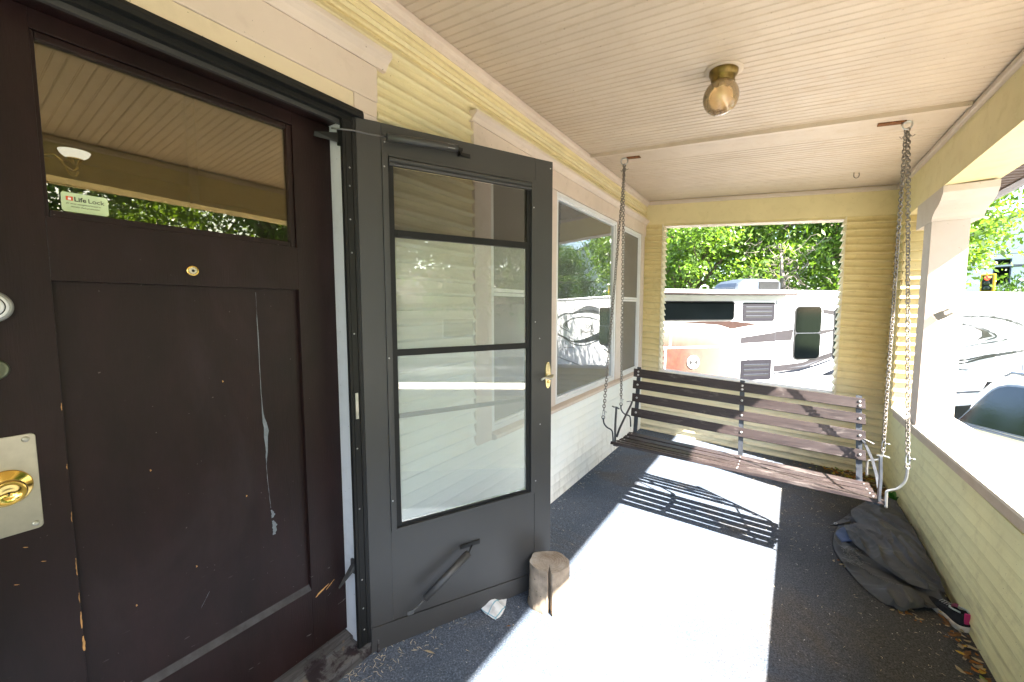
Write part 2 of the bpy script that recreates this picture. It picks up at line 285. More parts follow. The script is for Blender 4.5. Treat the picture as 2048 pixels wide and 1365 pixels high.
# ------------------------------------------------------------------ mesh helpers
class MB:
    """collects boxes, prisms, tubes, lathes into ONE mesh object"""
    def __init__(s): s.v = []; s.f = []; s.m = []; s.sm = []
    def add(s, vs, fs, mi=0, smooth=False):
        o = len(s.v); s.v += [tuple(v) for v in vs]
        for f in fs: s.f.append(tuple(i+o for i in f)); s.m.append(mi); s.sm.append(smooth)
        return s
    def box(s, a, b, mi=0, bev=0.0):
        x0, y0, z0 = a; x1, y1, z1 = b
        if x0 > x1: x0, x1 = x1, x0
        if y0 > y1: y0, y1 = y1, y0
        if z0 > z1: z0, z1 = z1, z0
        if bev > 0:
            bev = min(bev, (x1-x0)*0.45, (y1-y0)*0.45, (z1-z0)*0.45)
            bm = bmesh.new(); bmesh.ops.create_cube(bm, size=1)
            for v in bm.verts: v.co = Vector(((x0+x1)/2+v.co.x*(x1-x0), (y0+y1)/2+v.co.y*(y1-y0), (z0+z1)/2+v.co.z*(z1-z0)))
            bmesh.ops.bevel(bm, geom=bm.edges[:], offset=bev, segments=2, affect='EDGES', profile=0.6)
            bm.verts.index_update()
            s.add([v.co[:] for v in bm.verts], [[v.index for v in f.verts] for f in bm.faces], mi); bm.free(); return s
        vs = [(x0, y0, z0), (x1, y0, z0), (x1, y1, z0), (x0, y1, z0), (x0, y0, z1), (x1, y0, z1), (x1, y1, z1), (x0, y1, z1)]
        return s.add(vs, [(0, 3, 2, 1), (4, 5, 6, 7), (0, 1, 5, 4), (1, 2, 6, 5), (2, 3, 7, 6), (3, 0, 4, 7)], mi)
    def hexa(s, lo, hi, mi=0):
        """lo, hi: four points each, same winding"""
        vs = list(lo)+list(hi)
        return s.add(vs, [(0, 3, 2, 1), (4, 5, 6, 7), (0, 1, 5, 4), (1, 2, 6, 5), (2, 3, 7, 6), (3, 0, 4, 7)], mi)
    def prism(s, poly, place0, place1, mi=0, smooth=False):
        """poly: 2-D outline; place0/place1 map (a,b)->3-D at the two ends"""
        n = len(poly); vs = [place0(*p) for p in poly]+[place1(*p) for p in poly]
        s.add(vs, [tuple(range(n))[::-1], tuple(range(n, 2*n))], mi)
        o = len(s.v)-2*n
        for i in range(n):
            j = (i+1) % n; s.f.append((o+i, o+j, o+n+j, o+n+i)); s.m.append(mi); s.sm.append(smooth)
        return s
    def tube(s, pts, r, seg=8, mi=0, closed=False, flat=None, smooth=True):
        """round (or flat=(w,h) strap) section along a path"""
        pts = [Vector(p) for p in pts]; n = len(pts); rings = []
        prev = None
        for i in range(n):
            a = pts[(i-1) % n] if (closed or i > 0) else pts[i]; b = pts[(i+1) % n] if (closed or i < n-1) else pts[i]
            t = (b-a).normalized()
            if prev is None:
                up = Vector((0, 0, 1)) if abs(t.z) < 0.9 else Vector((1, 0, 0))
                nx = t.cross(up).normalized()
            else:
                nx = (prev-t*prev.dot(t)).normalized()
            prev = nx; ny = t.cross(nx)
            rr = r[i] if isinstance(r, (list, tuple)) else r
            if flat: ring = [pts[i]+nx*(sx*flat[0]/2)+ny*(sy*flat[1]/2) for sx, sy in ((-1, -1), (1, -1), (1, 1), (-1, 1))]
            else: ring = [pts[i]+(nx*math.cos(2*math.pi*k/seg)+ny*math.sin(2*math.pi*k/seg))*rr for k in range(seg)]
            rings.append(ring)
        k = len(rings[0]); vs = [p for ring in rings for p in ring]; fs = []
        for i in range(n if closed else n-1):
            j = (i+1) % n
            for q in range(k): fs.append((i*k+q, i*k+(q+1) % k, j*k+(q+1) % k, j*k+q))
        s.add(vs, fs, mi, smooth and not flat)
        if not closed:
            o = len(s.v)-len(vs); s.f.append(tuple(o+q for q in range(k))[::-1]); s.f.append(tuple(o+(n-1)*k+q for q in range(k))); s.m += [mi, mi]; s.sm += [False, False]
        return s
    def lathe(s, prof, seg=24, mi=0, org=(0, 0, 0), axis='Z', smooth=True):
        vs = []; fs = []; n = len(prof)
        for r, h in prof:
            for k in range(seg):
                a = 2*math.pi*k/seg; p = (r*math.cos(a), r*math.sin(a), h)
                if axis == 'X': p = (p[2], p[0], p[1])
                if axis == 'Y': p = (p[0], -p[2], p[1])
                if axis == '-Y': p = (p[0], p[2], p[1])
                vs.append((org[0]+p[0], org[1]+p[1], org[2]+p[2]))
        for i in range(n-1):
            for k in range(seg): fs.append((i*seg+k, i*seg+(k+1) % seg, (i+1)*seg+(k+1) % seg, (i+1)*seg+k))
        fs.append(tuple(range(seg))[::-1]); fs.append(tuple((n-1)*seg+k for k in range(seg)))
        return s.add(vs, fs, mi, smooth)
    def mesh(s, name, mats):
        me = bpy.data.meshes.new(name); me.from_pydata(s.v, [], s.f)
        for m in (mats if isinstance(mats, (list, tuple)) else [mats]): me.materials.append(m)
        me.polygons.foreach_set('material_index', s.m); me.polygons.foreach_set('use_smooth', s.sm)
        me.update(); return me
    def build(s, name, mats, parent=None, loc=None, rot=None, recalc=True):
        me = s.mesh(name, mats)
        if recalc:
            bm = bmesh.new(); bm.from_mesh(me); bmesh.ops.recalc_face_normals(bm, faces=bm.faces[:]); bm.to_mesh(me); bm.free()
        return obj(name, me, parent, loc, rot)
def obj(name, me, parent=None, loc=None, rot=None):
    o = bpy.data.objects.new(name, me); C.objects.link(o)
    if parent is not None: o.parent = parent
    if loc is not None: o.location = loc
    if rot is not None: o.rotation_euler = rot
    return o
def thing(name, label, cat, loc=(0, 0, 0), rotz=0, group=None):
    o = obj(name, None, None, loc, (0, 0, rotz)); o.empty_display_size = 0.1; tag(o, label, cat, group); return o
def tag(o, label, cat, group=None, kind=None):
    o['label'] = label; o['category'] = cat
    if group: o['group'] = group
    if kind: o['kind'] = kind
    return o
def struct(o): o['kind'] = 'structure'; return o
def text_part(name, body, size, mat, parent, loc, rot, extrude=0.0004, bold=0.0, sx=1.0, shear=0.0, align='LEFT'):
    cu_ = bpy.data.curves.new(name, 'FONT'); cu_.body = body; cu_.size = size; cu_.extrude = extrude; cu_.offset = bold; cu_.align_x = align; cu_.shear = shear
    cu_.resolution_u = 3
    t = bpy.data.objects.new(name+'_tmp', cu_); C.objects.link(t)
    dg = bpy.context.evaluated_depsgraph_get(); me = bpy.data.meshes.new_from_object(t.evaluated_get(dg))
    bpy.data.objects.remove(t); bpy.data.curves.remove(cu_)
    me.materials.clear(); me.materials.append(mat)
    o = obj(name, me, parent, loc, rot); o.scale = (sx, 1, 1); return o

# the porch has sagged: everything running out from the house falls a little towards the rail
def sag(z): return 0.0476 + 0.0103*z
def P(x, y, z): return (x, y, z - sag(z)*x)          # z is the height at the house wall
FAR = 4.72; RX = 2.112
SP = 0.0665                                           # clapboard exposure

# ------------------------------------------------------------------ ground
g = MB(); g.add([(-400, -400, -1.2), (400, -400, -1.2), (400, 400, -1.2), (-400, 400, -1.2)], [(0, 1, 2, 3)])
struct(g.build('ground', M['grass']))
g = MB(); g.box((2.45, -14, -1.25), (9.5, 26, -1.19)); g.box((-6, 5.9, -1.25), (2.45, 26, -1.191))
struct(g.build('driveway', M['concrete']))
g = MB(); g.box((13, -80, -1.25), (21, 80, -1.194)); struct(g.build('street', M['asphalt']))
g = MB(); g.box((10.6, -80, -1.25), (12.1, 80, -1.17)); struct(g.build('pavement', M['concrete']))
g = MB(); g.box((12.86, -80, -1.25), (13.0, 80, -1.06)); struct(g.build('kerb', M['concrete']))

# ------------------------------------------------------------------ porch floor
g = MB(); nx, ny = 1, 1
def fz(x): return -0.0476*x
g.hexa([(-0.02, -1.6, -0.25), (2.45, -1.6, -0.25), (2.45, 4.9, -0.25), (-0.02, 4.9, -0.25)],
       [(-0.02, -1.6, fz(-0.02)), (2.45, -1.6, fz(2.45)), (2.45, 4.9, fz(2.45)), (-0.02, 4.9, fz(-0.02))])
struct(g.build('porch_floor', M['floor']))
g = MB(); g.box((2.30, -1.6, -1.25), (2.44, 4.86, -0.25)); g.box((-0.1, 4.72, -1.25), (2.3, 4.86, -0.25)); g.box((-0.1, -1.6, -1.25), (2.3, -1.46, -0.25))
struct(g.build('foundation', M['concrete']))

# ------------------------------------------------------------------ ceiling: beaded planks, each its own piece
ceil = struct(obj('ceiling', MB().add([P(-0.1, -1.6, 2.60), P(2.4, -1.6, 2.60), P(2.4, 5.0, 2.60), P(-0.1, 5.0, 2.60)], [(0, 1, 2, 3)]).mesh('ceiling', M['ceiling'])))
PW = 0.0915
def plank_mesh(w, dz):
    prof = []; gd = 0.0035
    prof = [(0, gd+0.002), (0.003, 0.0012), (0.006, 0), (w/2-0.006, 0), (w/2-0.003, gd), (w/2, 0.0008), (w/2+0.003, gd), (w/2+0.006, 0), (w-0.009, 0), (w-0.0055, gd*0.7), (w-0.0025, 0.0012), (w-0.0007, gd+0.002), (w-0.0007, 0.014), (0, 0.014)]
    mb = MB(); mb.prism(prof, lambda a, b: P(0.0, a, 2.577+b+dz), lambda a, b: P(RX+0.01, a, 2.577+b+dz)); return mb.mesh('ceiling_plank', M['ceiling'])
plank_meshes = [plank_mesh(PW, dz) for dz in (0, 0.0007, -0.0006, 0, 0.0010, 0)]+[plank_mesh(PW-0.0018, 0.0004)]
y = -1.52
while y < 4.70:
    if not (3.02 < y+PW and y < 3.06) or True:
        obj('ceiling_plank', random.choice(plank_meshes), ceil, (0, y, 0))
    y += PW
nh = MB()
for k in range(150):
    x, y = random.choice([random.uniform(0.08, 2.05), random.choice([0.42, 0.83, 1.24, 1.66])+random.uniform(-0.01, 0.01)]), random.uniform(0.4, 4.65)
    r = random.uniform(0.0012, 0.0030); q = Vector(P(x, y, 2.5768)); nh.add([q+Vector((r*math.cos(a), r*math.sin(a)*random.uniform(0.5, 1), 0.0)) for a in (0, 1.2, 2.5, 3.8, 5.0)], [(0, 1, 2, 3, 4)])
o = nh.build('nail_holes', simple('dark_nail_rust', (0.09, 0.06, 0.035), 0.9), ceil); o['kind'] = 'stuff'
# the cover strip across the ceiling and the bed moulding round it
mb = MB(); mb.hexa([P(0.056, 3.03, 2.553), P(RX-0.03, 3.03, 2.553), P(RX-0.03, 3.09, 2.563), P(0.056, 3.09, 2.563)], [P(0.056, 3.03, 2.579), P(RX-0.03, 3.03, 2.579), P(RX-0.03, 3.09, 2.579), P(0.056, 3.09, 2.579)])
mb.build('cover_strip', M['ceiling'], ceil)
mb = MB(); mb.hexa([P(0.15, 3.091, 2.570), P(RX-0.03, 3.091, 2.570), P(RX-0.03, 3.31, 2.570), P(0.15, 3.31, 2.570)], [P(0.15, 3.09, 2.578), P(RX-0.03, 3.09, 2.578), P(RX-0.03, 3.31, 2.578), P(0.15, 3.31, 2.578)])
mb.build('flat_board', M['ceiling'], ceil)

# ------------------------------------------------------------------ the house wall
wall = thing('house_wall', 'yellow clapboard house wall with pale pink trim, left side of the porch', 'wall', (0, 1.6, 0))
def W(mb, name, mat):          # children of the wall are written in world coordinates
    o = mb.build(name, mat, wall); o.location = (0, -1.6, 0); return o
bx = MB()
for a, b in (((-0.12, -1.6, -0.3), (-0.002, 0.0, 2.75)), ((-0.12, 0.0, 2.14), (-0.002, 0.98, 2.75)), ((-0.12, 0.98, -0.3), (-0.002, 1.79, 2.75)),
             ((-0.12, 1.79, -0.3), (-0.002, 4.51, 0.70)), ((-0.12, 1.79, 2.21), (-0.002, 4.51, 2.75)), ((-0.12, 4.51, -0.3), (-0.002, 5.1, 2.75)),
             ((-0.12, 2.44, 0.70), (-0.002, 2.54, 2.21)), ((-0.12, 3.78, 0.70), (-0.002, 3.94, 2.21)), ((-0.12, 0.0, -0.3), (-0.002, 0.98, -0.02))):
    bx.box(a, b)
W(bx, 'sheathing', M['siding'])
clap = [(0.0, 0.0), (0.008, 0.0), (0.0185, 0.0045), (0.0245, 0.0105), (0.0260, 0.0150), (0.0235, 0.0200), (0.0130, 0.0330), (0.0080, 0.0480), (0.0065, SP+0.004), (0.0, SP+0.004)]
clap_low = [(0.0, 0.0), (0.0120, -0.0005), (0.0145, 0.0015), (0.0150, 0.006), (0.0120, 0.020), (0.0085, 0.044), (0.0070, SP+0.004), (0.0, SP+0.004)]
board_cache = {}
def clap_mesh(L, low=False):
    k = (round(L, 3), low)
    if k not in board_cache:
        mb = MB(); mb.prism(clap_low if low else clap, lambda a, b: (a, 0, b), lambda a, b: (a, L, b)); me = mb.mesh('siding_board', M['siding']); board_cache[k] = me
    return board_cache[k]
def boards(y0, y1, z0, z1, name='siding_board'):
    z = z0
    while z < z1-0.01:
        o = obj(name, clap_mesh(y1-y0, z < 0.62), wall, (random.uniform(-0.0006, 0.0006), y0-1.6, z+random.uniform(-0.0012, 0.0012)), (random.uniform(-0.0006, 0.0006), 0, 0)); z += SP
# rows start on one grid so that the lines run on round the openings
Z0 = -0.012
row = lambda k: Z0+k*SP
boards(1.065, FAR-0.003, row(0), row(10)-0.005)          # below the windows
boards(1.065, 1.645, row(10), row(36))                   # between door and windows
boards(1.065, FAR-0.003, row(36), row(38)-0.01)          # above the windows
boards(-1.5, -0.06, row(0), row(38)-0.01)                # beyond the door
boards(-0.06, 1.065, row(36), row(38)-0.01)
# yellow moulded cornice and pink bed mould under the ceiling
mb = MB(); cor = [(0.0, 2.425), (0.022, 2.425), (0.026, 2.432), (0.024, 2.442), (0.014, 2.455), (0.020, 2.470), (0.034, 2.476), (0.034, 2.486), (0.022, 2.500), (0.028, 2.520), (0.0, 2.520)]
mb.prism(cor, lambda a, b: (a, -1.5, b), lambda a, b: (a, FAR-0.003, b)); W(mb, 'cornice', M['cream'])
mb = MB(); bed = [(0.0, 2.521), (0.034, 2.521), (0.038, 2.528), (0.040, 2.540), (0.050, 2.548), (0.053, 2.556), (0.053, 2.5745), (0.0, 2.5745)]
mb.prism(bed, lambda a, b: (a, -1.5, b-sag(b)*a), lambda a, b: (a, FAR-0.003, b-sag(b)*a)); W(mb, 'bed_moulding', M['pink'])
# window casings
cz = MB(); cz.box((0, 1.645, 0.665), (0.024, 1.785, 2.195), bev=0.003); W(cz, 'side_casing', M['pink_vert'])
cz = MB(); cz.box((0, 4.545, 0.70), (0.024, 4.655, 2.195), bev=0.003); W(cz, 'side_casing', M['pink_vert'])
cz = MB(); cz.box((0, 2.435, 0.705), (0.022, 2.545, 2.195), bev=0.003); W(cz, 'mullion', M['pink_vert'])
cz = MB(); cz.box((0, 3.775, 0.705), (0.022, 3.950, 2.195), bev=0.003); W(cz, 'mullion', M['pink_vert'])
cz = MB(); cz.box((0, 1.640, 2.196), (0.026, 4.700, 2.315), bev=0.003); W(cz, 'head_casing', M['pink'])
mb = MB(); capp = [(0.0, 2.3155), (0.030, 2.3155), (0.032, 2.322), (0.040, 2.334), (0.055, 2.345), (0.058, 2.350), (0.058, 2.362), (0.0, 2.366)]
mb.prism(capp, lambda a, b: (a, 1.625, b), lambda a, b: (a, FAR-0.003, b)); W(mb, 'head_cap', M['pink'])
mb = MB(); sill = [(0.0, 0.664), (0.030, 0.664), (0.046, 0.668), (0.050, 0.676), (0.050, 0.692), (0.0, 0.7045)]
mb.prism(sill, lambda a, b: (a, 1.790, b), lambda a, b: (a, 4.70, b)); W(mb, 'window_sill', M['pink'])
def window(y0, y1, z0, z1, double, gl, meet=1.47):
    fr = MB(); t = 0.030
    for a, b in (((-0.03, y0, z0), (0.016, y0+t, z1)), ((-0.03, y1-t, z0), (0.016, y1, z1)), ((-0.03, y0+t, z1-t), (0.016, y1-t, z1)), ((-0.03, y0+t, z0), (0.016, y1-t, z0+t))):
        fr.box(a, b, bev=0.002)
    w = W(fr, 'window', M['alum'])
    def S(mb, name, mat): return mb.build(name, mat, w)
    # inner track line, dark gasket
    tk = MB(); e = t
    for a, b in (((-0.02, y0+e, z0+e), (0.004, y0+e+0.014, z1-e)), ((-0.02, y1-e-0.014, z0+e), (0.004, y1-e, z1-e)), ((-0.02, y0+e+0.014, z1-e-0.012), (0.004, y1-e-0.014, z1-e)), ((-0.02, y0+e+0.014, z0+e), (0.004, y1-e-0.014, z0+e+0.014))): tk.box(a, b)
    S(tk, 'sash', M['alum'])
    ys, ye = y0+e+0.012, y1-e-0.012
    if double:
        mr = MB(); mr.box((-0.022, ys, meet-0.006), (0.003, ye, meet+0.012), bev=0.002); mr.box((-0.022, ys, meet+0.016), (0.007, ye, meet+0.036), bev=0.002); S(mr, 'meeting_rail', M['alum'])
        S(MB().box((-0.008, ys, meet+0.03), (-0.005, ye, z1-e-0.01)), 'upper_pane', gl)
        S(MB().box((-0.014, ys, z0+e+0.01), (-0.011, ye, meet)), 'lower_pane', gl)
    else:
        S(MB().box((-0.010, ys, z0+e+0.01), (-0.006, ye, z1-e-0.01)), 'pane', gl)
    cu_ = MB(); n = int((y1-y0)/0.02); pts = [(-0.10+0.010*math.sin(i*0.9)+0.006*math.sin(i*0.37), y0-0.02+(y1-y0+0.04)*i/n) for i in range(n+1)]
    for i in range(n): cu_.add([(pts[i][0], pts[i][1], z0-0.02), (pts[i+1][0], pts[i+1][1], z0-0.02), (pts[i+1][0], pts[i+1][1], z1+0.02), (pts[i][0], pts[i][1], z1+0.02)], [(0, 1, 2, 3)], smooth=True)
    S(cu_, 'curtain', M['curtain'])
    return w
window(1.787, 2.433, 0.707, 2.193, True, M['glass_screened'])
window(2.547, 3.773, 0.707, 2.193, False, M['glass_window'])
window(3.952, 4.543, 0.707, 2.193, True, M['glass_screened'])

# ------------------------------------------------------------------ room behind the door
rm = MB(); X0, X1, Y0, Y1, H0, H1 = -3.2, -0.16, -1.5, 5.0, -0.05, 2.5
rm.add([(X0, Y0, H0), (X1, Y0, H0), (X1, Y1, H0), (X0, Y1, H0), (X0, Y0, H1), (X1, Y0, H1), (X1, Y1, H1), (X0, Y1, H1)], [(0, 1, 2, 3), (4, 7, 6, 5), (0, 4, 5, 1), (2, 6, 7, 3), (3, 7, 4, 0)])
rm.box((-1.3, 0.9, 1.95), (-1.18, 5.0, 2.5)); rm.box((-2.6, -1.5, 2.28), (-0.2, -1.38, 2.5))
struct(rm.build('interior_walls', M['interior'], recalc=False))

# ------------------------------------------------------------------ door frame
frame = thing('door_frame', 'grey and pale pink door frame with worn wooden threshold and black storm bars', 'door frame', (0, 0.45, 0))
def F(mb, name, mat, par=None):
    o = mb.build(name, mat, par or frame)
    if par is None: o.location = (0, -0.45, 0)
    return o
F(MB().box((-0.115, 0.934, 0.06), (-0.006, 0.982, 2.10), bev=0.002), 'jamb', M['jamb'])
F(MB().box((-0.115, -0.035, 0.06), (-0.006, 0.028, 2.10), bev=0.002), 'jamb', M['jamb'])
F(MB().box((-0.12, -0.03, 2.068), (-0.03, 0.934, 2.14), bev=0.002), 'head_jamb', M['door'])
F(MB().box((-0.13, 0.934, 0.02), (-0.115, 0.99, 2.12)), 'door_stop', M['black'])
F(MB().box((0.0, 0.997, 0.06), (0.022, 1.062, 2.115), bev=0.003), 'side_casing', M['pink_vert'])
F(MB().box((0.0, -0.095, 0.03), (0.022, -0.02, 2.115), bev=0.003), 'side_casing', M['pink_vert'])
F(MB().box((0.0, -0.10, 2.1165), (0.018, 0.962, 2.172), bev=0.002), 'lower_head_board', M['tan'])
F(MB().box((0.0, 0.964, 2.1165), (0.0205, 1.062, 2.172), bev=0.002), 'head_corner_board', M['pink'])
F(MB().box((0.0, -0.11, 2.1735), (0.022, 1.066, 2.300), bev=0.003), 'head_casing', M['pink'])
mb = MB(); dcap = [(0.0, 2.301), (0.026, 2.301), (0.030, 2.308), (0.040, 2.322), (0.052, 2.332), (0.062, 2.338), (0.064, 2.344), (0.064, 2.357), (0.0, 2.363)]
mb.prism(dcap, lambda a, b: (a, -0.13, b), lambda a, b: (a, 1.105, b)); F(mb, 'head_cap', M['pink'])
# wooden threshold, two planks
mb = MB(); mb.hexa([(-0.14, 0.0, 0.0), (-0.045, 0.0, 0.0), (-0.045, 0.99, 0.0), (-0.14, 0.99, 0.0)], [(-0.14, 0.0, 0.088), (-0.055, 0.0, 0.074), (-0.055, 0.99, 0.074), (-0.14, 0.99, 0.088)]); F(mb, 'inner_threshold', M['wood_sill'])
mb = MB(); mb.hexa([(-0.052, -0.05, -0.02), (0.012, -0.05, -0.02), (0.012, 0.985, -0.02), (-0.052, 0.985, -0.02)], [(-0.052, -0.05, 0.062), (0.008, -0.05, 0.040), (0.008, 0.985, 0.040), (-0.052, 0.985, 0.062)]); F(mb, 'outer_threshold', M['wood_sill'])
F(MB().box((0.0, 0.988, -0.02), (0.030, 1.13, 0.055), bev=0.003), 'threshold_end', M['wood_sill'])
# storm-door frame bars (Z-bar): head and hinge side
mb = MB(); hb = [(-0.028, 2.070), (0.006, 2.070), (0.006, 2.088), (0.030, 2.088), (0.030, 2.102), (0.024, 2.116), (-0.002, 2.116), (-0.002, 2.094), (-0.028, 2.094)]
mb.prism(hb, lambda a, b: (a, -0.03, b), lambda a, b: (a, 0.995, b)); F(mb, 'storm_head_bar', M['storm_dark'])
mb = MB(); mb.box((-0.026, 0.03, 2.056), (-0.012, 0.93, 2.0695)); F(mb, 'drip_strip', M['storm'])
mb = MB(); mb.box((-0.010, 0.921, 0.052), (0.004, 0.932, 2.069)); mb.box((-0.004, 0.9325, 0.052), (0.0055, 0.957, 2.069)); mb.box((0.0, 0.9575, 0.052), (0.008, 0.9640, 2.086)); F(mb, 'storm_hinge_bar', M['storm_dark'])
for z in (1.905, 1.84, 1.72, 1.60, 1.30, 0.86, 0.62, 0.33, 0.21, 0.12):
    sw = MB(); sw.lathe([(0.0032, 0), (0.0032, 0.001), (0.0015, 0.002)], 8, org=(0.0056, 0.943+random.uniform(-0.004, 0.006), z), axis='X'); F(sw, 'screw', M['steel'])
F(MB().box((0.0056, 0.938, 0.975), (0.0075, 0.950, 1.075)), 'strike_label', M['steel'])
# closer brackets on the jamb
mb = MB(); mb.box((-0.036, 0.926, 1.985), (-0.008, 0.9335, 2.04)); mb.add([(-0.03, 0.93, 2.03), (-0.03, 0.93, 1.995), (-0.075, 0.86, 2.005), (-0.07, 0.86, 2.02), (-0.026, 0.93, 2.03), (-0.026, 0.93, 1.995), (-0.071, 0.86, 2.005), (-0.066, 0.86, 2.02)], [(0, 1, 2, 3), (7, 6, 5, 4), (0, 4, 5, 1), (1, 5, 6, 2), (2, 6, 7, 3), (3, 7, 4, 0)])
F(mb, 'closer_bracket', M['storm_dark'])
mb = MB(); mb.box((-0.040, 0.925, 0.355), (-0.006, 0.9335, 0.410)); mb.add([(-0.034, 0.925, 0.395), (-0.010, 0.925, 0.395), (-0.048, 0.885, 0.318), (-0.056, 0.885, 0.318), (-0.034, 0.918, 0.372), (-0.010, 0.918, 0.372), (-0.050, 0.880, 0.308), (-0.058, 0.880, 0.308)], [(0, 1, 2, 3), (7, 6, 5, 4), (0, 4, 5, 1), (1, 5, 6, 2), (2, 6, 7, 3), (3, 7, 4, 0)])
F(mb, 'lower_closer_bracket', M['storm'])

# ------------------------------------------------------------------ front door
DX = -0.09
door = thing('front_door', 'dark brown panelled front door with wide glass light and brass knob', 'door', (DX, 0.48, 0.09))
def D(mb, name, mat, par=None):
    o = mb.build(name, mat, par or door)
    if par is None: o.location = (-DX, -0.48, -0.09)
    return o
T = 0.040
wy0, wy1, wz0, wz1 = 0.195, 0.792, 1.608, 2.022
py0, py1, pz0, pz1 = 0.205, 0.778, 0.357, 1.461
def slab(a, b): return MB().box((DX-T, a[0], a[1]), (DX, b[0], b[1]), bev=0.0012)
D(slab((0.030, 0.093), (py0, 2.066)), 'lock_stile', M['door'])
D(slab((py1+0.014, 0.093), (0.933, 2.066)), 'hinge_stile', M['door'])
D(slab((py0, 0.093), (py1+0.014, pz0-0.018)), 'bottom_rail', M['door'])
D(slab((py0, pz1), (py1+0.014, wz0)), 'lock_rail', M['door'])
D(slab((py0, wz1), (py1+0.014, 2.066)), 'top_rail', M['door'])
D(MB().box((DX-0.030, py0, pz0-0.019), (DX-0.016, py1+0.0135, pz1-0.0005)), 'panel', M['door'])
mb = MB(); mb.add([(DX-0.016, py0, pz0), (DX-0.016, py1+0.014, pz0), (DX-0.001, py1+0.014, pz0-0.018), (DX-0.001, py0, pz0-0.018)], [(0, 1, 2, 3)])
D(mb, 'panel_ledge', simple('scuffed_door_edge', (0.040, 0.038, 0.042), 0.5, 0, 0.4, 0.4, 30))
# glazing beads round the light
gb = MB(); e = 0.018
for a, b in (((DX-0.024, wy0, wz0), (DX-0.006, wy0+e, wz1)), ((DX-0.024, wy1-e, wz0), (DX-0.006, wy1, wz1)), ((DX-0.024, wy0+e, wz1-e), (DX-0.006, wy1-e, wz1)), ((DX-0.024, wy0+e, wz0), (DX-0.006, wy1-e, wz0+e))): gb.box(a, b, bev=0.003)
D(gb, 'glazing_bead', M['door'])
pane = D(MB().box((DX-0.0215, wy0+0.008, wz0+0.008), (DX-0.0180, wy1-0.008, wz1-0.008)), 'pane', M['glass_door'])
# sticker on the glass
stk = MB(); cy_, cz_, w_, h_, rr = 0.276, 1.652, 0.082, 0.046, 0.006
pts = []
for sx, sz, a0 in ((1, 1, 0), (-1, 1, 90), (-1, -1, 180), (1, -1, 270)):
    for k in range(4):
        a = R(a0+30*k); pts.append((sx*(w_/2-rr)+rr*math.cos(a), sz*(h_/2-rr)+rr*math.sin(a)))
stk.prism(pts, lambda a, b: (DX-0.0178, cy_+a, cz_+b), lambda a, b: (DX-0.0170, cy_+a, cz_+b))
sticker = D(stk, 'sticker', simple('pale_green_sticker', (0.50, 0.60, 0.36), 0.5, 0, 0.4, 0.10, 40))
rot_yz = (R(90), 0, R(90))
M['ink'] = simple('black_ink', (0.012, 0.012, 0.012), 0.5); M['red_ink'] = simple('orange_red_ink', (0.55, 0.08, 0.02), 0.5)
lg = MB(); lg.box((DX-0.0170, cy_-0.033, cz_+0.004), (DX-0.0166, cy_-0.021, cz_+0.0135), bev=0.0001)
lo = lg.build('lock_logo', M['red_ink'], sticker)
lk = MB(); lk.box((DX-0.0166, cy_-0.0295, cz_+0.0055), (DX-0.0163, cy_-0.0245, cz_+0.0095)); lk.tube([(DX-0.01645, cy_-0.0285, cz_+0.0095), (DX-0.01645, cy_-0.0280, cz_+0.0118), (DX-0.01645, cy_-0.0260, cz_+0.0118), (DX-0.01645, cy_-0.0255, cz_+0.0095)], 0.0005, 5)
lk.build('padlock_mark', M['white'], sticker)
text_part('lettering', 'Life', 0.0150, M['ink'], sticker, (DX-0.0168, cy_-0.0195, cz_+0.0035), rot_yz, 0.0003, 0.00025)
text_part('lettering', 'Lock', 0.0150, M['ink'], sticker, (DX-0.0168, cy_+0.0045, cz_+0.0035), rot_yz, 0.0003, 0.0)
text_part('lettering', '#1 most recognized brand in', 0.0054, M['ink'], sticker, (DX-0.0168, cy_-0.0335, cz_-0.0045), rot_yz, 0.0002, 0.0, 0.95, 0.3)
text_part('lettering', 'identity theft protection', 0.0054, M['ink'], sticker, (DX-0.0168, cy_-0.026, cz_-0.0115), rot_yz, 0.0002, 0.0, 0.95, 0.3)
# peephole
pk = MB(); pk.lathe([(0.0155, 0), (0.0155, 0.003), (0.012, 0.005), (0.0105, 0.0045)], 20, org=(DX, 0.482, 1.504), axis='X'); ph = D(pk, 'peephole', M['brass'])
pk = MB(); pk.lathe([(0.0100, 0.0044), (0.0085, 0.0062), (0.005, 0.0066), (0.0045, 0.0058)], 18, org=(DX, 0.482, 1.504), axis='X'); pk.build('lens_ring', simple('pale_ring', (0.55, 0.5, 0.35), 0.4), ph)
pk = MB(); pk.lathe([(0.0038, 0.0058), (0.002, 0.0070)], 12, org=(DX, 0.482, 1.504), axis='X'); pk.build('lens', M['black'], ph)
